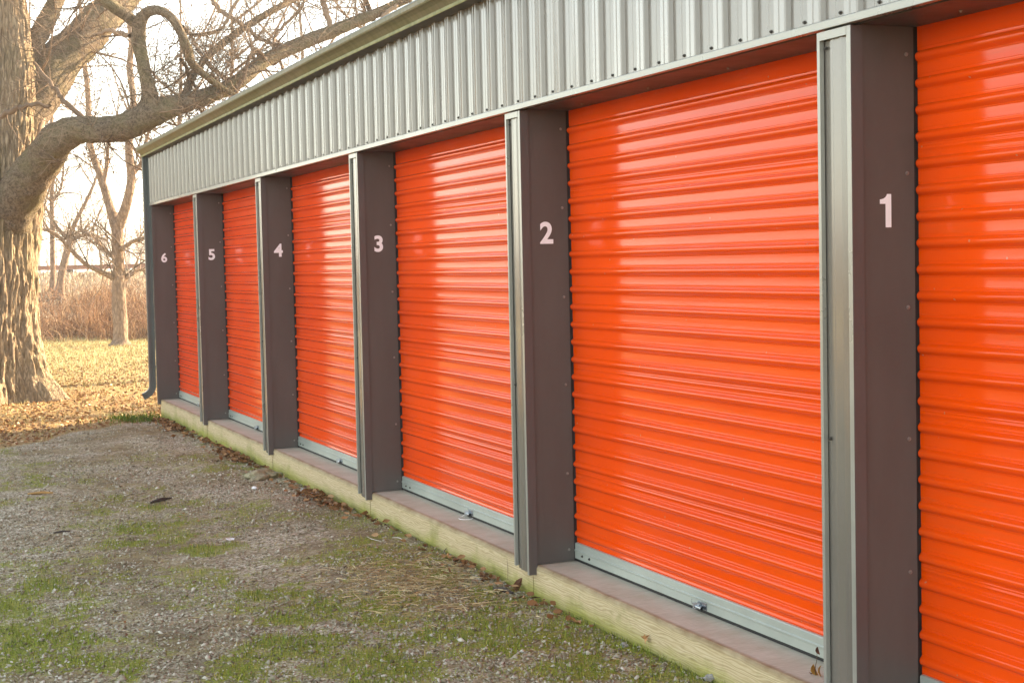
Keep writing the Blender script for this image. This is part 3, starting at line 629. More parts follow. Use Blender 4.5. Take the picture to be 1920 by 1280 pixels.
for kk in range(-1, 5):
    ya = Y1+kk*P+PW; yb = Y1+(kk+1)*P
    lo = ya-.01; hi = yb+.008
    ysx = [lo, lo+.006, lo+.014, lo+.03]+list(np.linspace(lo+.3, hi-.3, 5))+[hi-.03, hi-.014, hi-.006, hi]
    V = []; n = len(dp)
    for yy in ysx:
        e = min(yy-lo, hi-yy); r = math.sqrt(max(0, 1-max(0, 1-e/.014)**2)) if e < .014 else 1.
        for a, b in dp: V.append((DX+.016+a*r, yy-(.0 if a > -.008 else 0), b))
    Fc = [(i*n+j, i*n+j+1, (i+1)*n+j+1, (i+1)*n+j) for i in range(len(ysx)-1) for j in range(n-1)]
    me = bpy.data.meshes.new('roll_up_door'); me.from_pydata(V, [], Fc)
    bm = bmesh.new(); bm.from_mesh(me); bmesh.ops.recalc_face_normals(bm, faces=bm.faces)
    bm.to_mesh(me); bm.free()
    d = link('roll_up_door', me, M['orange'], B, True)
    d['label'] = ['orange roll up door beside the near end pillar, right of number 1', 'orange door between the pillars numbered 1 and 2', 'orange door between the pillars numbered 2 and 3',
                  'orange door between the pillars numbered 3 and 4', 'orange door between the pillars numbered 4 and 5', 'narrowest looking orange door between the pillars numbered 5 and 6'][kk+1]
    x0 = DX
    mb = MB(); mb.sweep([(x0+.02, .020), (x0-.003, .020), (x0-.003, .058), (x0-.006, .062), (x0-.006, .068), (x0-.001, .072), (x0-.001, ZBAR-.002), (x0+.004, ZBAR+.003), (x0+.02, ZBAR+.003)], 'y', ya-.002, yb-.002)
    bar = mb.build('bottom_bar', M['galv'], d)
    MB().box(x0+.006, x0+.016, ya, yb, .002, .0195).build('bottom_seal', M['track'], d)
    for yy in (yb-.10, yb-.19): put(s1, 'screw', (x0-.003, yy, .045), d).data = s1
    # latch: plate, V eared hasp, bolt barrel
    yc = (ya+yb)/2
    mb = MB(); mb.box(x0-.0065, x0-.0035, yc-.052, yc+.02, .022, .058)
    V = []
    for z, dx in ((.018, 0), (.05, 0)):
        for (px, py) in ((0, .030), (-.004, .030), (-.030, .052), (-.026, .056)): V.append((x0-.004+px, yc+py-.02, z))
    mb.add(V, [(0,1,2,3), (7,6,5,4), (0,4,5,1), (1,5,6,2), (2,6,7,3), (3,7,4,0)])
    pts = np.array([(x0-.018, yc-.028, .030), (x0-.018, yc+.0, .030), (x0-.018, yc+.035, .030)]); V, Fq = tube(pts, [.009]*3, 10); mb.add(V, Fq.tolist())
    pts = np.array([(x0-.018, yc-.0275, .030), (x0-.018, yc-.028, .030)])
    V = [(x0-.006, yc+.022, .060), (x0-.006, yc+.052, .026), (x0-.034, yc+.020, .026), (x0-.006, yc+.020, .057), (x0-.006, yc+.047, .026), (x0-.031, yc+.020, .024)]
    mb.add(V, [(0,1,2), (3,5,4), (0,3,4,1), (1,4,5,2), (2,5,3,0)])
    mb.build('latch', M['zinc'], d, bev=.0008)
    mb = MB(); mb.box(x0-.0042, x0-.0034, yc+.075, yc+.095, .030, .033); [mb.box(x0-.0042, x0-.0034, yc+.094-.0001-.016*(q % 2)*.3, yc+.096, .034+q*.005, .0365+q*.005) for q in range(4)]
    if kk == 0: o = mb.build('sticker', M['ink'], d)
# sills
for kk in range(-1, 5):
    ya = Y1+kk*P+(.055 if kk > -1 else 0); yb = Y1+(kk+1)*P+.048 if kk < 4 else YEND+.05
    V = []; pf = [(.40, -.30), (.036, -.30), (SX+.001, -.02), (SX+.004, -.008), (SX+.011, -.001), (SX+.02, 0.), (.40, .0012)]
    st = 14; n = len(pf); mb = MB()
    for i in range(st+1):
        yy = ya+.004+(yb-ya-.008)*i/st; j = .0016*math.sin(i*1.7+kk)
        for q, (a, b) in enumerate(pf): V.append((a+(j if q in (2, 3, 4) else 0), yy, b+(j*.5 if q in (3, 4, 5) else 0)))
    Fc = [(i*n+j, i*n+(j+1) % n, (i+1)*n+(j+1) % n, (i+1)*n+j) for i in range(st) for j in range(n)]+[tuple(range(n))[::-1], tuple(st*n+j for j in range(n))]
    o = mb.add(V, Fc).build('timber_sill', M['timber'], B)
    o['label'] = 'weathered timber sill, greenish at its foot'
# downspout
def ribbed_pipe(pts, w, d_):
    pts = np.array(pts, float); V = []; prof = [(-.5, -.5), (-.2, -.5), (-.15, -.42), (-.05, -.42), (0, -.5), (.05, -.42), (.15, -.42), (.2, -.5), (.5, -.5), (.5, .5), (-.5, .5)]
    T = np.gradient(pts, axis=0); T /= np.linalg.norm(T, axis=1)[:, None]
    for p, t in zip(pts, T):
        b = np.array([0, 1., 0]); nrm = np.cross(b, t)
        for a, c in prof: V.append(tuple(p+nrm*a*w+b*c*d_))
    n = len(prof); Fc = [(i*n+j, i*n+(j+1) % n, (i+1)*n+(j+1) % n, (i+1)*n+j) for i in range(len(pts)-1) for j in range(n)]
    return V, Fc
yd = YEND+.105
V, Fc = ribbed_pipe([(-.045, yd, 3.16), (-.045, yd, 2.0), (-.048, yd, .8), (-.052, yd, .19), (-.056, yd, .15), (-.072, yd, .118), (-.10, yd, .085), (-.135, yd, .062), (-.175, yd, .045)], .082, .07)
o = MB().add(V, Fc).build('downspout', M['pipe'], B, sol=.0015)
MB().box(-.092, .03, yd-.04, yd+.04, 1.20, 1.22).build('strap', M['pipe'], o); MB().box(-.094, .03, yd-.041, yd+.041, .42, .445).build('strap', M['pipe'], o)
MB().box(-.004, .034, YEND+.0505, YB+.0, -.06, 3.15).build('corner_trim', M['pipe'], B)

# ---------------------------------------------------------------- small things on the ground
def crumple(me_name, pts2d, size, curl, loc, rot, mat, label, cat, thick=.0006):
    V = [(p[0]*size, p[1]*size, curl*size*((p[0])**2*1.2-abs(p[1])*.8)+rng.normal(0, .015)*size) for p in pts2d]; n = len(V)
    V.append((0, 0, -.06*size)); Fc = [(i, (i+1) % n, n) for i in range(n)]
    me = bpy.data.meshes.new(me_name); me.from_pydata(V, [], Fc); o = bpy.data.objects.new(me_name, me); col.objects.link(o); me.materials.append(mat)
    m = o.modifiers.new('thick', 'SOLIDIFY'); m.thickness = thick
    o.location = loc; o.rotation_euler = rot; return tag(o, label, cat)
LEAF = [(-1, 0), (-.6, -.25), (-.7, -.6), (-.25, -.45), (0, -.8), (.25, -.45), (.65, -.55), (.6, -.15), (1, 0), (.6, .2), (.6, .6), (.2, .45), (0, .8), (-.3, .45), (-.75, .55), (-.6, .2)]
OVAL = [(-1, 0), (-.7, -.35), (-.2, -.5), (.4, -.42), (.8, -.2), (1, 0), (.8, .2), (.4, .42), (-.2, .5), (-.7, .35)]
def gp(u, v, dz=0.):
    p = on_plane(u, v, 2, -.17)
    for _ in range(6): p = on_plane(u, v, 2, float(gz(p[0], p[1])))
    return (p[0], p[1], float(gz(p[0], p[1]))+dz)
crumple('dead_leaf', OVAL, .048, .35, gp(971, 1106, .03), (R(75), R(-55), R(20)), M['brownleaf'], 'dark brown dead leaf standing upright at the foot of pillar 2', 'leaf')
crumple('dead_leaf', LEAF, .05, .3, gp(838, 1047, .012), (R(8), R(-5), R(60)), M['tanleaf'], 'tan dead leaf lying flat on gravel left of pillar 2', 'leaf')
crumple('dead_leaf', LEAF, .028, .6, (SX-.02, gp(1195, 1222)[1], -.115), (R(70), R(40), R(80)), M['tanleaf'], 'small tan leaf leaning on the timber sill below the nearest full door', 'leaf')
crumple('paper_scrap', [(-1, -.55), (-.2, -.7), (.7, -.6), (1, 0), (.9, .6), (.1, .7), (-.9, .55)], .03, .12, gp(432, 1014, .016), (R(10), R(4), R(10)), M['paper'], 'crumpled white scrap of litter on the mossy gravel', 'litter', .003)
def rod(name, pts, r, mat, label, cat, seg=6, lump=.15):
    pts = np.array(pts, float); pts, rad = smooth_path(pts, np.interp(np.linspace(0, 1, len(pts)), [0, .1, .9, 1], [r*.5, r, r*.9, r*.4]), 4)
    V, Fq = tube(pts, rad, seg, lump); n = len(pts)*seg; Fl = Fq.tolist()+[list(range(seg))[::-1], list(range(n-seg, n))]
    me = bpy.data.meshes.new(name); me.from_pydata(V.tolist(), [], Fl); c = V.mean(0)
    me.transform(Matrix.Translation(-Vector(c))); o = bpy.data.objects.new(name, me); col.objects.link(o); o.location = c; me.materials.append(mat)
    return tag(o, label, cat)
rod('stick', [gp(283, 945, .012), gp(300, 941, .02), gp(321, 936, .014)], .017, M['wood_dk'], 'dark rotten stick lying beyond the green moss patch', 'stick')
rod('stick', [gp(100, 1001, .010), gp(118, 999, .014), gp(132, 998, .010)], .009, M['wood_dk'], 'thin grey twig at the left on bare gravel', 'stick')
rod('wood_chip', [gp(52, 928, .01), gp(78, 926, .014), gp(100, 925, .01)], .015, M['wood_lt'], 'yellow brown splinter of wood at the left of the gravel', 'wood chip')
rod('wood_chip', [gp(925, 1108, .015), gp(945, 1112, .022), gp(962, 1116, .016)], .017, M['wood_dk'], 'black rotten wood lump beside the upright leaf', 'wood lump')
rod('cord', [gp(690, 1009, .01), gp(697, 1013, .012), gp(715, 1017, .01)], .0022, M['cord'], 'short white cord end on the gravel left of pillar 2', 'cord', 5, 0)
rod('cord', [gp(735, 1010, .01), gp(748, 1013, .02), gp(758, 1016, .01)], .0022, M['cord'], 'longer curved white cord near the sill left of pillar 2', 'cord', 5, 0)
rod('fallen_branch', [gp(18, 778, .02), gp(28, 775, .10), gp(45, 779, .07), gp(56, 785, .02)], .012, M['wood_lt'], 'pale bent branch lying on leaves below the old tree', 'branch')
def rock(name, loc, sz, mat, label, cat='stone', flat=.55, sub=2):
    bm = bmesh.new(); bmesh.ops.create_icosphere(bm, subdivisions=3, radius=1)
    ph = rng.uniform(0, 6, 6)
    for v in bm.verts:
        c = v.co; d = 1+.16*math.sin(c.x*2.6+ph[0])*math.cos(c.y*3.1+ph[1])+.11*math.sin(c.z*5+c.x*4+ph[2])+.06*math.sin(c.y*9+ph[3])+rng.normal(0, .03)
        v.co = Vector((c.x*sz[0]*d, c.y*sz[1]*d, c.z*sz[2]*d))
    me = bpy.data.meshes.new(name); bm.to_mesh(me); bm.free(); me.materials.append(mat)
    o = bpy.data.objects.new(name, me); col.objects.link(o); o.location = loc; o.rotation_euler = (0, 0, rng.uniform(0, 3)); return tag(o, label, cat)
rock('rock', gp(492, 896, .01), (.13, .20, .065), M['clump'], 'low crusted lump of stone by the foot of pillar 4')
rock('rock', gp(571, 925, .015), (.035, .045, .03), M['rock'], 'pale grey stone by the sill left of pillar 3')
rock('rock', gp(591, 931, .015), (.03, .035, .025), M['rock'], 'second grey stone by the sill just nearer than its neighbour')
rock('rock', gp(477, 916, .008), (.02, .025, .014), M['paper'], 'tiny white pebble in front of the crusted lump')
rock('rock', gp(1330, 1275, .01), (.02, .03, .016), M['rock'], 'pale pebble against the sill at the bottom edge')
rock('rock', gp(1170, 1212, .008), (.018, .022, .013), M['rock'], 'pale pebble left of the small leaning leaf')
# cord loop on the latch of the door between 2 and 3
yc = (Y1+P+PW+Y1+2*P)/2
rod('cord_loop', [(DX-.012, yc+.05, .030), (DX-.05, yc+.045, .006), (DX-.085, yc-.0, .006), (DX-.075, yc-.05, .006), (DX-.03, yc-.065, .006), (DX-.008, yc-.06, .012)], .0032, M['cord'], 'white cord looped over the latch of the door between 2 and 3', 'cord', 6, 0)
# dried weed on the sill beside pillar 1
w0 = np.array([.14, on_plane(1530, 1270, 0, .14)[1], .0])
wd = empty('dried_weed', tuple(w0), 'dried weed with ochre leaves standing on the sill beside pillar 1', 'weed')
V, Fq = tube(*smooth_path([w0, w0+[0, .004, .03], w0+[.003, -.004, .07], w0+[-.002, -.01, .105]], [.0018, .0016, .0012, .001], 3), 5); MB().add(V, Fq.tolist()).build('stem', M['stemdk'], wd)
def leafpart(name, c, size, rot, mat, par):
    V = [Vector((p[0]*size, p[1]*size, .5*size*(p[0]**2))) for p in OVAL]; mt = Matrix.Rotation(rot[2], 3, 'Z') @ Matrix.Rotation(rot[1], 3, 'Y') @ Matrix.Rotation(rot[0], 3, 'X')
    V = [tuple(mt @ v + Vector(c)) for v in V]; m = MB().add(V, [tuple(range(len(V)))]); return m.build(name, mat, par, sol=.0006)
leafpart('leaf', w0+[-.008, .01, .022], .030, (R(80), R(60), R(10)), M['ochre'], wd); leafpart('leaf', w0+[.004, -.012, .018], .025, (R(70), R(-60), R(60)), M['ochre'], wd)
leafpart('leaf', w0+[-.002, -.012, .105], .018, (R(80), R(70), R(0)), M['brownleaf'], wd); leafpart('leaf', w0+[-.015, .018, .006], .010, (R(20), R(30), R(0)), M['brownleaf'], wd)
rod('dead_twig', [(SX-.012, on_plane(955, 1060, 0, SX)[1], -.16), (SX-.010, on_plane(955, 1055, 0, SX)[1], -.09), (SX-.008, on_plane(953, 1050, 0, SX)[1], -.03)], .0016, M['stemdk'], 'thin dead stem standing against the sill left of pillar 2', 'twig', 5, 0)

# ---------------------------------------------------------------- the old tree
def px_path(lst, dep):
    """lst of (u, v, radius_px, depth offset)"""
    pts = []; rad = []
    for q in lst:
        d = dep+(q[3] if len(q) > 3 else 0); pts.append(at(q[0], q[1], d)); rad.append(q[2]*d/F_PX)
    return pts, rad
OT = 22.0
base = gp(-28, 752)
dep0 = float((np.array(base)-CAM)@Fv); OT = dep0
tree = empty('old_tree', base, 'huge bare old tree with rough bark and spreading crooked limbs at the left', 'tree')
# trunk: dense displaced tube with root flare
tp, tr = px_path([(-30, 800, 140), (-30, 752, 120), (-30, 700, 106), (-28, 640, 100), (-27, 560, 95), (-26, 470, 92), (-24, 400, 93), (-18, 330, 92), (-14, 250, 88), (-10, 170, 80), (-8, 80, 68), (-10, 0, 60), (-16, -120, 52), (-30, -300, 40), (-20, -520, 28), (-40, -760, 12)], OT)
tp, tr = smooth_path(tp, tr, 26)
seg = 300; V, Fq = tube(tp, tr, seg); V = V.reshape(-1, seg, 3); th = np.linspace(0, 2*np.pi, seg, endpoint=False)
zrow = tp[:, 2]; rel = V-tp[:, None]; ang = np.arctan2(rel[..., 1], rel[..., 0]); zz = V[..., 2]
fl = np.clip(1-(zz-base[2])/1.55, 0, 1)**2.2
# root flare: buttresses at fixed compass directions
roots = [(-.55, .55), (1.5, .4), (-1.75, .65), (2.7, .6), (-2.6, .45), (.5, .45)]
lob = sum(a*np.exp(-((np.angle(np.exp(1j*(ang-t))))/.30)**2) for t, a in roots)
disp = fl*lob*.95 - fl*.04
def ridg(a, z, k, tw, ph): return np.abs(np.sin(a*k/2+tw*np.sin(z*1.9+ph)+.6*np.sin(z*4.3+a*3+ph)+.35*np.sin(z*9.7+a*5)))
rd = ridg(ang, zz, 62, 2.0, .4)*.5+ridg(ang, zz, 38, 2.6, 2.1)*.5
crack = .5+.5*np.sin(zz*17+7*np.sin(ang*8)+3*np.sin(ang*21))
fb = fbm((ang+4)*9, zz*2.2, 1., 4, .7); fb2 = fbm((ang+4)*3, zz*1.1, 1., 3)
disp += (rd**.6)*.075*(.35+fb)+crack*.012*rd+(fb-.5)*.05+(fb2-.5)*.10+rng.normal(0, .0035, rd.shape)
disp += .035*np.sin(ang*3+zz*.8)+.03*np.sin(ang*5-zz*1.3)
nr = rel/np.linalg.norm(rel, axis=-1, keepdims=True); sc_r = np.clip(tr/tr[60], .2, 1.1)[:, None, None]
V = V+nr*(disp-.075)[..., None]*np.clip(sc_r, .3, 1.1)
me = npmesh('trunk', V.reshape(-1, 3), Fq, 4); link('trunk', me, M['bark'], tree, True)
LIMBS = {
 'low': [(-34, 660, 36, .75), (-24, 570, 50, .6), (-14, 490, 58, .32), (2, 425, 55, -.1), (24, 380, 47, -.3), (50, 343, 40, -.55), (80, 300, 35, -.8), (110, 262, 32, -1.1), (150, 243, 25, -1.3), (200, 244, 24, -1.5), (250, 232, 26, -1.7), (290, 210, 25, -1.8), (340, 195, 18, -1.6), (395, 178, 15, -1.3), (440, 157, 14, -1), (500, 112, 13, -.5), (560, 84, 13, 0), (625, 58, 12, .4), (690, 32, 10, .8), (760, 0, 8, 1.2), (840, -40, 5, 1.6), (900, -50, 2, 1.8)],
 'rise': [(288, 212, 24, -1.8), (281, 180, 15, -1.9), (274, 145, 12, -2), (266, 110, 12, -2), (260, 75, 13, -2), (262, 45, 13, -2.1), (275, 24, 10, -2.2), (297, 20, 8.5, -2.3), (320, 32, 8.5, -2.3), (338, 60, 8, -2.2), (350, 90, 9, -2.1), (360, 118, 8, -1.9), (385, 142, 6.5, -1.7), (412, 162, 5.5, -1.5), (440, 178, 3.5, -1.3)],
 'elbow': [(262, 50, 11, -2), (240, 32, 11, -2.1), (215, 14, 11, -2.3), (190, -6, 12, -2.4), (150, -40, 13, -2.2), (90, -90, 18, -1.6), (20, -140, 26, -.6), (-10, -150, 34, 0)],
 'upper': [(0, 235, 60, 0), (62, 192, 43, .3), (108, 122, 39, .7), (150, 78, 36, 1), (192, 34, 33, 1.4), (232, -8, 29, 1.8), (290, -60, 25, 2.3), (360, -140, 19, 3), (430, -240, 12, 3.6), (470, -360, 5, 4)],
 'short': [(38, 150, 22, .4), (58, 108, 19, .4), (68, 75, 18, .5), (88, 38, 17, .7), (108, -5, 14, .9), (130, -60, 11, 1.2), (135, -160, 7, 1.6), (120, -260, 3, 2)],
 'arch': [(345, 188, 8, -1.5), (358, 150, 7, -1.2), (385, 110, 6.5, -.8), (420, 80, 7, -.3), (465, 48, 6.5, .2), (515, 18, 6, .7), (565, -8, 5, 1.2), (640, -60, 3, 1.6)],
}
mainpaths = {}
for i, (nm, lst) in enumerate(LIMBS.items()):
    p_, r_ = px_path(lst, OT); p_, r_ = smooth_path(p_, r_, 6); r_ = r_*1.0
    V, Fq = tube(p_, r_, 40, .035, i); V = V.reshape(-1, 40, 3)
    V += (V-p_[:, None])*(rng.normal(0, .022, V.shape[:2]))[..., None]
    link('limb', npmesh('limb', V.reshape(-1, 3), Fq, 4), M['limb'], tree, True); mainpaths[nm] = (p_, r_)
tw = []
def spawn(path, n, lmin, lmax, rr, lev=2, kids=4, lo=.15, upb=0., spread_=1.):
    p_, r_ = path; m = len(p_)
    for _ in range(n):
        i = int(rng.integers(int(m*lo), m-1)); t = p_[i+1]-p_[i]; t /= np.linalg.norm(t); sd = rng.normal(0, 1, 3); sd -= t*(sd@t); sd /= np.linalg.norm(sd); sd[2] += upb
        ln = rng.uniform(lmin, lmax)
        grow(p_[i], t*.45+sd*spread_, ln, min(r_[i]*.6, rr*rng.uniform(.6, 1.2)*(ln/lmax)**.5), lev, tw, .30, .02, kids, None, .0034, 5)
spawn(mainpaths['low'], 110, .5, 2.0, .017, 2, 5, .38, .0); spawn(mainpaths['rise'], 18, .5, 1.6, .016, 2, 4, .1)
spawn(mainpaths['upper'], 40, .6, 2.2, .022, 2, 4, .1, -.1); spawn(mainpaths['short'], 10, .5, 1.4, .015, 2, 4, .2)
spawn(mainpaths['elbow'], 12, .5, 1.6, .016, 2, 4, .05, -.2); spawn(mainpaths['arch'], 32, .5, 1.8, .014, 2, 4, .1)
spawn((tp[60:330], tr[60:330]), 16, .7, 1.7, .018, 2, 3, .3, -.2)
# traced secondary branches
SEC = [[(400, -20, 5, .5), (402, 8, 5, .4), (432, 32, 4.5, .2), (462, 52, 4, 0), (480, 70, 4, 0), (520, 84, 3, .1), (560, 80, 2, .2)], [(597, -30, 6, .5), (606, 5, 6, .45), (616, 35, 5.5, .4), (625, 70, 5, .4)],
       [(448, -10, 3, -.5), (425, 40, 3.5, -.6), (400, 62, 3.5, -.7), (360, 66, 3.5, -.9), (345, 50, 4, -1.5)], [(245, 68, 4, -1.7), (225, 64, 5, -1.4), (205, 58, 4, -1), (170, 70, 3, -.4)],
       [(340, 108, 3.5, -2), (372, 180, 3, -1), (378, 215, 3, -.6)], [(72, 190, 10, .2), (73, 225, 9, .1), (70, 262, 9, 0), (66, 300, 7, 0)], [(160, 228, 5, -1.2), (120, 190, 5, -1), (100, 160, 4, -.6), (60, 118, 3, -.2)],
       [(0, 220, 5, -1.2), (30, 205, 5, -1.4), (60, 195, 4, -1.5), (95, 200, 3, -1.5)], [(398, 140, 3, -1.4), (440, 175, 4.5, -1.2), (475, 96, 3, -1), (500, 110, 4, -.6)], [(560, 85, 3, 0), (505, 120, 4, 0), (485, 100, 5, -.1), (476, 96, 4, -.1)],
       [(700, 40, 5, .9), (690, 10, 5, .9), (690, -30, 4, .9)], [(745, 10, 4, 1), (720, 30, 5, .9), (705, 60, 4, .8)], [(530, 130, 3, 0), (515, 95, 3, .1), (520, 60, 3, .3), (560, 20, 3, .4), (580, -20, 3, .4)]]
for lst in SEC:
    p_, r_ = px_path(lst, OT); p_, r_ = smooth_path(p_, r_, 5); p_ = p_+rng.normal(0, .012, p_.shape); tw.append((p_, r_, 8)); spawn((p_, r_), 5, .4, 1.3, .012, 2, 3, .1)
link('twigs', tubes_mesh('twigs', tw), M['twig'], tree, True)

# ---------------------------------------------------------------- the other trees
def bare_tree(name, label, trunk, limbs, dep, seedn, nt=30, group=None, lmin=.8, lmax=2.4, tone=None, tr_=.03):
    p_, r_ = px_path(trunk, dep); b = np.array(p_[0]); b[2] = gz(b[0], b[1]); p_[0] = b
    t = empty(name, tuple(b), label, 'tree', group)
    p_, r_ = smooth_path(p_, r_, 6); r_[:4] *= np.array([1.9, 1.4, 1.2, 1.06])[:len(r_[:4])]
    V, Fq = tube(p_, r_, 20, .03, seedn); link('trunk', npmesh('trunk', V, Fq, 4), M['slimbark'], t, True)
    out = []; paths = [(p_, r_)]
    for l in limbs:
        q_, s_ = px_path(l, dep); q_, s_ = smooth_path(q_, s_, 5); paths.append((q_, s_)); V, Fq = tube(q_, s_, 12, .03); link('limb', npmesh('limb', V, Fq, 4), M['slimbark'], t, True)
    global tw; keep = tw; tw = out
    for k, pa in enumerate(paths):
        spawn(pa, max(3, int(nt/len(paths))), lmin, lmax, tr_, 2, 4, .45 if k == 0 else .1, .3, .8)
    tw = keep
    link('twigs', tubes_mesh('twigs', out), M['twig'], t, True)
bare_tree('bare_tree', 'bare forked tree with a pinkish lit trunk standing on the lawn left of the building', [(226, 648, 13), (226, 620, 14), (223, 560, 13), (222, 500, 11.5), (220, 455, 11), (220, 420, 12)],
    [[(218, 425, 11), (205, 385, 8, .2), (190, 335, 7, .3), (172, 285, 6, .4), (166, 240, 6, .4), (165, 180, 5, .5), (158, 110, 4.5, .5), (155, 60, 4, .6), (150, 10, 3, .6), (148, -60, 2, .6)],
     [(222, 425, 11), (238, 380, 9, -.2), (246, 335, 8, -.2), (242, 290, 7.5, -.3), (243, 240, 7, -.3), (250, 190, 6, -.3), (243, 130, 6, -.2), (246, 80, 5, -.2), (240, 10, 4, 0), (235, -60, 2.5, 0)],
     [(221, 525, 6), (190, 510, 4.5, -.3), (160, 495, 4, -.6), (130, 465, 4, -.8), (105, 440, 3.5, -1), (70, 425, 2.5, -1.2)], [(222, 530, 5), (245, 515, 4, .3), (262, 505, 3, .5), (285, 512, 2.5, .8)],
     [(222, 470, 6), (238, 460, 4, -.3), (255, 450, 3.5, -.5), (275, 446, 2.5, -.7)], [(220, 488, 5), (198, 470, 3.5, .3), (175, 445, 3, .5), (150, 430, 2.5, .7)], [(244, 335, 5), (255, 318, 5), (268, 302, 4.5), (275, 260, 3), (290, 220, 2.5)],
     [(195, 340, 4), (200, 310, 4), (203, 270, 3), (212, 220, 2.5)]], 39.2, 1, 100)
bare_tree('bare_tree', 'slim dark tree leaning right on the bank behind the lawn', [(110, 545, 7.5), (117, 505, 7), (128, 465, 6.5), (132, 445, 6)], [[(130, 450, 6), (140, 420, 4), (160, 380, 3), (178, 340, 2.5), (190, 300, 2)], [(130, 450, 5), (110, 430, 3.5), (95, 405, 3), (80, 380, 2)], [(132, 450, 4), (165, 440, 3), (200, 450, 2)]], 50, 2, 40, 'slim trees on the bank')
bare_tree('bare_tree', 'upright slim dark tree at the left on the bank behind the lawn', [(99, 545, 5.5), (99, 500, 5), (98, 440, 4.5), (97, 380, 4), (97, 300, 3.5), (96, 200, 3), (94, 100, 2)], [[(98, 440, 3), (80, 410, 2), (70, 360, 1.6)], [(97, 380, 3), (115, 350, 2), (120, 300, 1.5)]], 51, 3, 40, 'slim trees on the bank')
k0 = 0
for (u, dep, h, lb) in [(40, 58, 11, 'bare tree on the bank mostly hidden behind the old trunk'), (330, 60, 12, 'bare tree on the bank seen above the roof corner by the low limb'), (430, 62, 14, 'bare tree whose top shows above the gutter near the bent limb'),
                        (560, 64, 15, 'bare treetop above the middle of the gutter'), (690, 66, 17, 'rightmost bare treetop above the gutter')]:
    p0 = at(u, 500, dep); s = F_PX/dep
    x0 = u; z0 = 500
    ht = h*s; tr_l = [(x0, z0, .13*s), (x0+rng.uniform(-8, 8), z0-.3*ht, .11*s), (x0+rng.uniform(-15, 15), z0-.6*ht, .07*s), (x0+rng.uniform(-20, 20), z0-.95*ht, .025*s)]
    li = []
    for q in range(7):
        f = rng.uniform(.2, .75); a = rng.choice([-1, 1]); l_ = rng.uniform(.15, .3)*ht
        li.append([(x0, z0-f*ht, .06*s), (x0+a*l_*.4, z0-f*ht-l_*.35, .045*s, rng.uniform(-1, 1)), (x0+a*l_*.65, z0-f*ht-l_*.8, .03*s, rng.uniform(-1.5, 1.5)), (x0+a*l_*.8, z0-f*ht-l_*1.3, .015*s, rng.uniform(-2, 2))])
    bare_tree('bare_tree', lb, tr_l, li, dep, 5+k0, 60, 'trees beyond the building', 1.0, 2.8, None, .018); k0 += 1

out = []
for q in range(260):
    x_, y_ = rng.uniform(-9, 10), 43.4+rng.gamma(2, 1.6); p0 = np.array([x_, y_, float(gz(x_, y_))])
    for z_ in range(3): grow(p0, (rng.normal(0, .8), rng.normal(0, .5), .9), rng.uniform(.6, 1.7), .010, 1, out, .45, -.02, 4, None, .005, 3, .9)
tag(link('thicket', tubes_mesh('thicket', out), M['brush2']), 'bare tangled thicket stems among the brown brush', 'thicket', kind='stuff')
def px(p):
    q = np.array(p, float)-CAM; z = q@Fv; return 960+F_PX*(q@R2)/z, 640-F_PX*(q@U2)/z, z
for (tx, ty, sd_) in ((12.5, 30.4, 31), (13.0, 25.0, 32)):  # out-of-view trees, added only to throw shadow bands across the lawn
    u_, v_, d_ = px((tx, ty, -.25)); s_ = F_PX/d_
    bare_tree('bare_tree', 'unseen bare tree added behind the building to cast its shadow across the %s lawn' % ('far' if sd_ == 31 else 'near'), [(u_, v_, .2*s_), (u_+3, v_-1.5*s_, .17*s_), (u_-4, v_-3.5*s_, .14*s_), (u_, v_-6*s_, .08*s_), (u_, v_-8*s_, .03*s_)],
        [[(u_, v_-2.*s_, .1*s_), (u_+.9*s_, v_-2.9*s_, .07*s_, .8), (u_+1.8*s_, v_-4.2*s_, .04*s_, 1.2)], [(u_, v_-2.6*s_, .1*s_), (u_-.9*s_, v_-3.3*s_, .07*s_, -.8), (u_-1.9*s_, v_-4.9*s_, .03*s_, -1.3)]], d_, sd_, 40)
# rusty rail along the top of the bank
rl = empty('railway_rail', (0, 62.5, float(gz(0, 62.5))), 'rusty brown rail running along the top of the bank', 'rail')
mb = MB(); zt = 1.78; pf = [(62.43, 0), (62.57, 0), (62.57, .02), (62.51, .035), (62.51, .13), (62.54, .14), (62.54, .18), (62.46, .18), (62.46, .14), (62.49, .13), (62.49, .035), (62.43, .02)]
V = [(x_, a, b+zt) for x_ in (-60, 60) for a, b in pf]; n = len(pf)
mb.add(V, [(j, (j+1) % n, n+(j+1) % n, n+j) for j in range(n)]+[tuple(range(n)), tuple(range(n, 2*n))[::-1]]).build('rail', M['rust'], rl)
mb = MB(); [mb.box(x_, x_+.22, 62.2, 62.8, zt-.3, zt-.002) for x_ in np.arange(-58, 58, 2.2)]; mb.build('sleepers', M['wood_dk'], rl)
# far woods
out = []
for a in rng.uniform(-1.9, 1.35, 900):
    D_ = rng.uniform(230, 420); x_ = CAM[0]+D_*math.sin(a); y_ = D_*math.cos(a)
    if y_ < 90 and x_ > -120: continue
    z_ = float(gz(x_, y_)); hh = rng.uniform(5, 10); p0 = np.array([x_, y_, z_]); out.append((np.array([p0, p0+[0, 0, hh*.5], p0+[rng.normal(0, .5), 0, hh]]), [.28, .2, .05], 3))
    for _ in range(9):
        f = rng.uniform(.2, .9); q = p0+[0, 0, hh*f]; d = np.array([rng.normal(0, 1), rng.normal(0, 1), rng.uniform(.5, 1.6)]); d /= np.linalg.norm(d); out.append((np.array([q, q+d*hh*.18, q+d*hh*.32+[0, 0, .4]]), [.10, .07, .03], 3))
tag(link('far_woods', tubes_mesh('far_woods', out), M['woods']), 'pale hazy line of bare woods on the horizon', 'woods', kind='stuff')

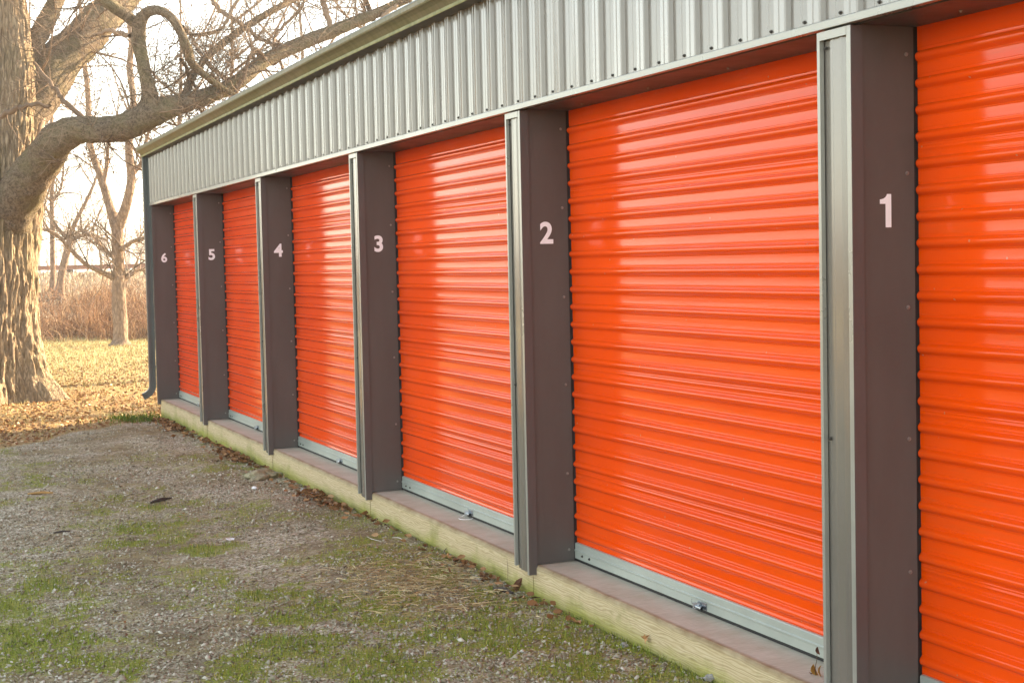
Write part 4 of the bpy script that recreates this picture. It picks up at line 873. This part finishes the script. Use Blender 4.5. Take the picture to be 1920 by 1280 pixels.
hm, hnt, hb = new_mat('haze'); hnt.nodes.remove(hb); hv = hnt.nodes.new('ShaderNodeVolumePrincipled'); hv.inputs['Color'].default_value = (1, .97, .93, 1); hv.inputs['Density'].default_value = .0012; hv.inputs['Anisotropy'].default_value = .3
hnt.links.new(hv.outputs[0], hnt.nodes['Material Output'].inputs['Volume'])
tag(MB().box(-950, 950, -650, 950, -3.5, 24).build('haze', hm), 'thin pale haze that fades the far woods', 'haze', kind='stuff')
# ---------------------------------------------------------------- camera, sky, sun
cam = bpy.data.cameras.new('camera'); co = bpy.data.objects.new('camera', cam); col.objects.link(co); sc.camera = co
m = Matrix(((R2[0], U2[0], -Fv[0], CAM[0]), (R2[1], U2[1], -Fv[1], CAM[1]), (R2[2], U2[2], -Fv[2], CAM[2]), (0, 0, 0, 1)))
co.matrix_world = m; cam.sensor_width = 36; cam.lens = F_PX/1920*36; cam.clip_end = 3000; cam.clip_start = .05
AZ, EL = R(72), R(19)     # azimuth from +Y towards +X
w = bpy.data.worlds.new('World'); sc.world = w; w.use_nodes = True; nt = w.node_tree; bg = nt.nodes['Background']
sky = nt.nodes.new('ShaderNodeTexSky'); sky.sky_type = 'NISHITA'; sky.sun_disc = False; sky.sun_elevation = EL; sky.sun_rotation = AZ
sky.air_density = 1.0; sky.dust_density = .6; sky.ozone_density = 1.0
bw = nt.nodes.new('ShaderNodeRGBToBW'); nt.links.new(sky.outputs[0], bw.inputs[0])
wm = mix(nt, 1., mix(nt, .55, sky.outputs[0], bw.outputs[0]), (1., .975, .885), 'MULTIPLY')
nt.links.new(wm, bg.inputs[0]); bg.inputs[1].default_value = .15
sl = bpy.data.lights.new('sun', 'SUN'); so = bpy.data.objects.new('sun', sl); col.objects.link(so); sl.energy = 5.0; sl.angle = R(.5); sl.color = (1, .75, .47)
dv = Vector((math.sin(AZ)*math.cos(EL), math.cos(AZ)*math.cos(EL), math.sin(EL))); so.rotation_euler = dv.to_track_quat('Z', 'Y').to_euler(); so.location = dv*30
sc.render.engine = 'CYCLES'
sc.view_settings.view_transform = 'Standard'; sc.view_settings.look = 'None'; sc.view_settings.gamma = 1; sc.view_settings.exposure = 2.5
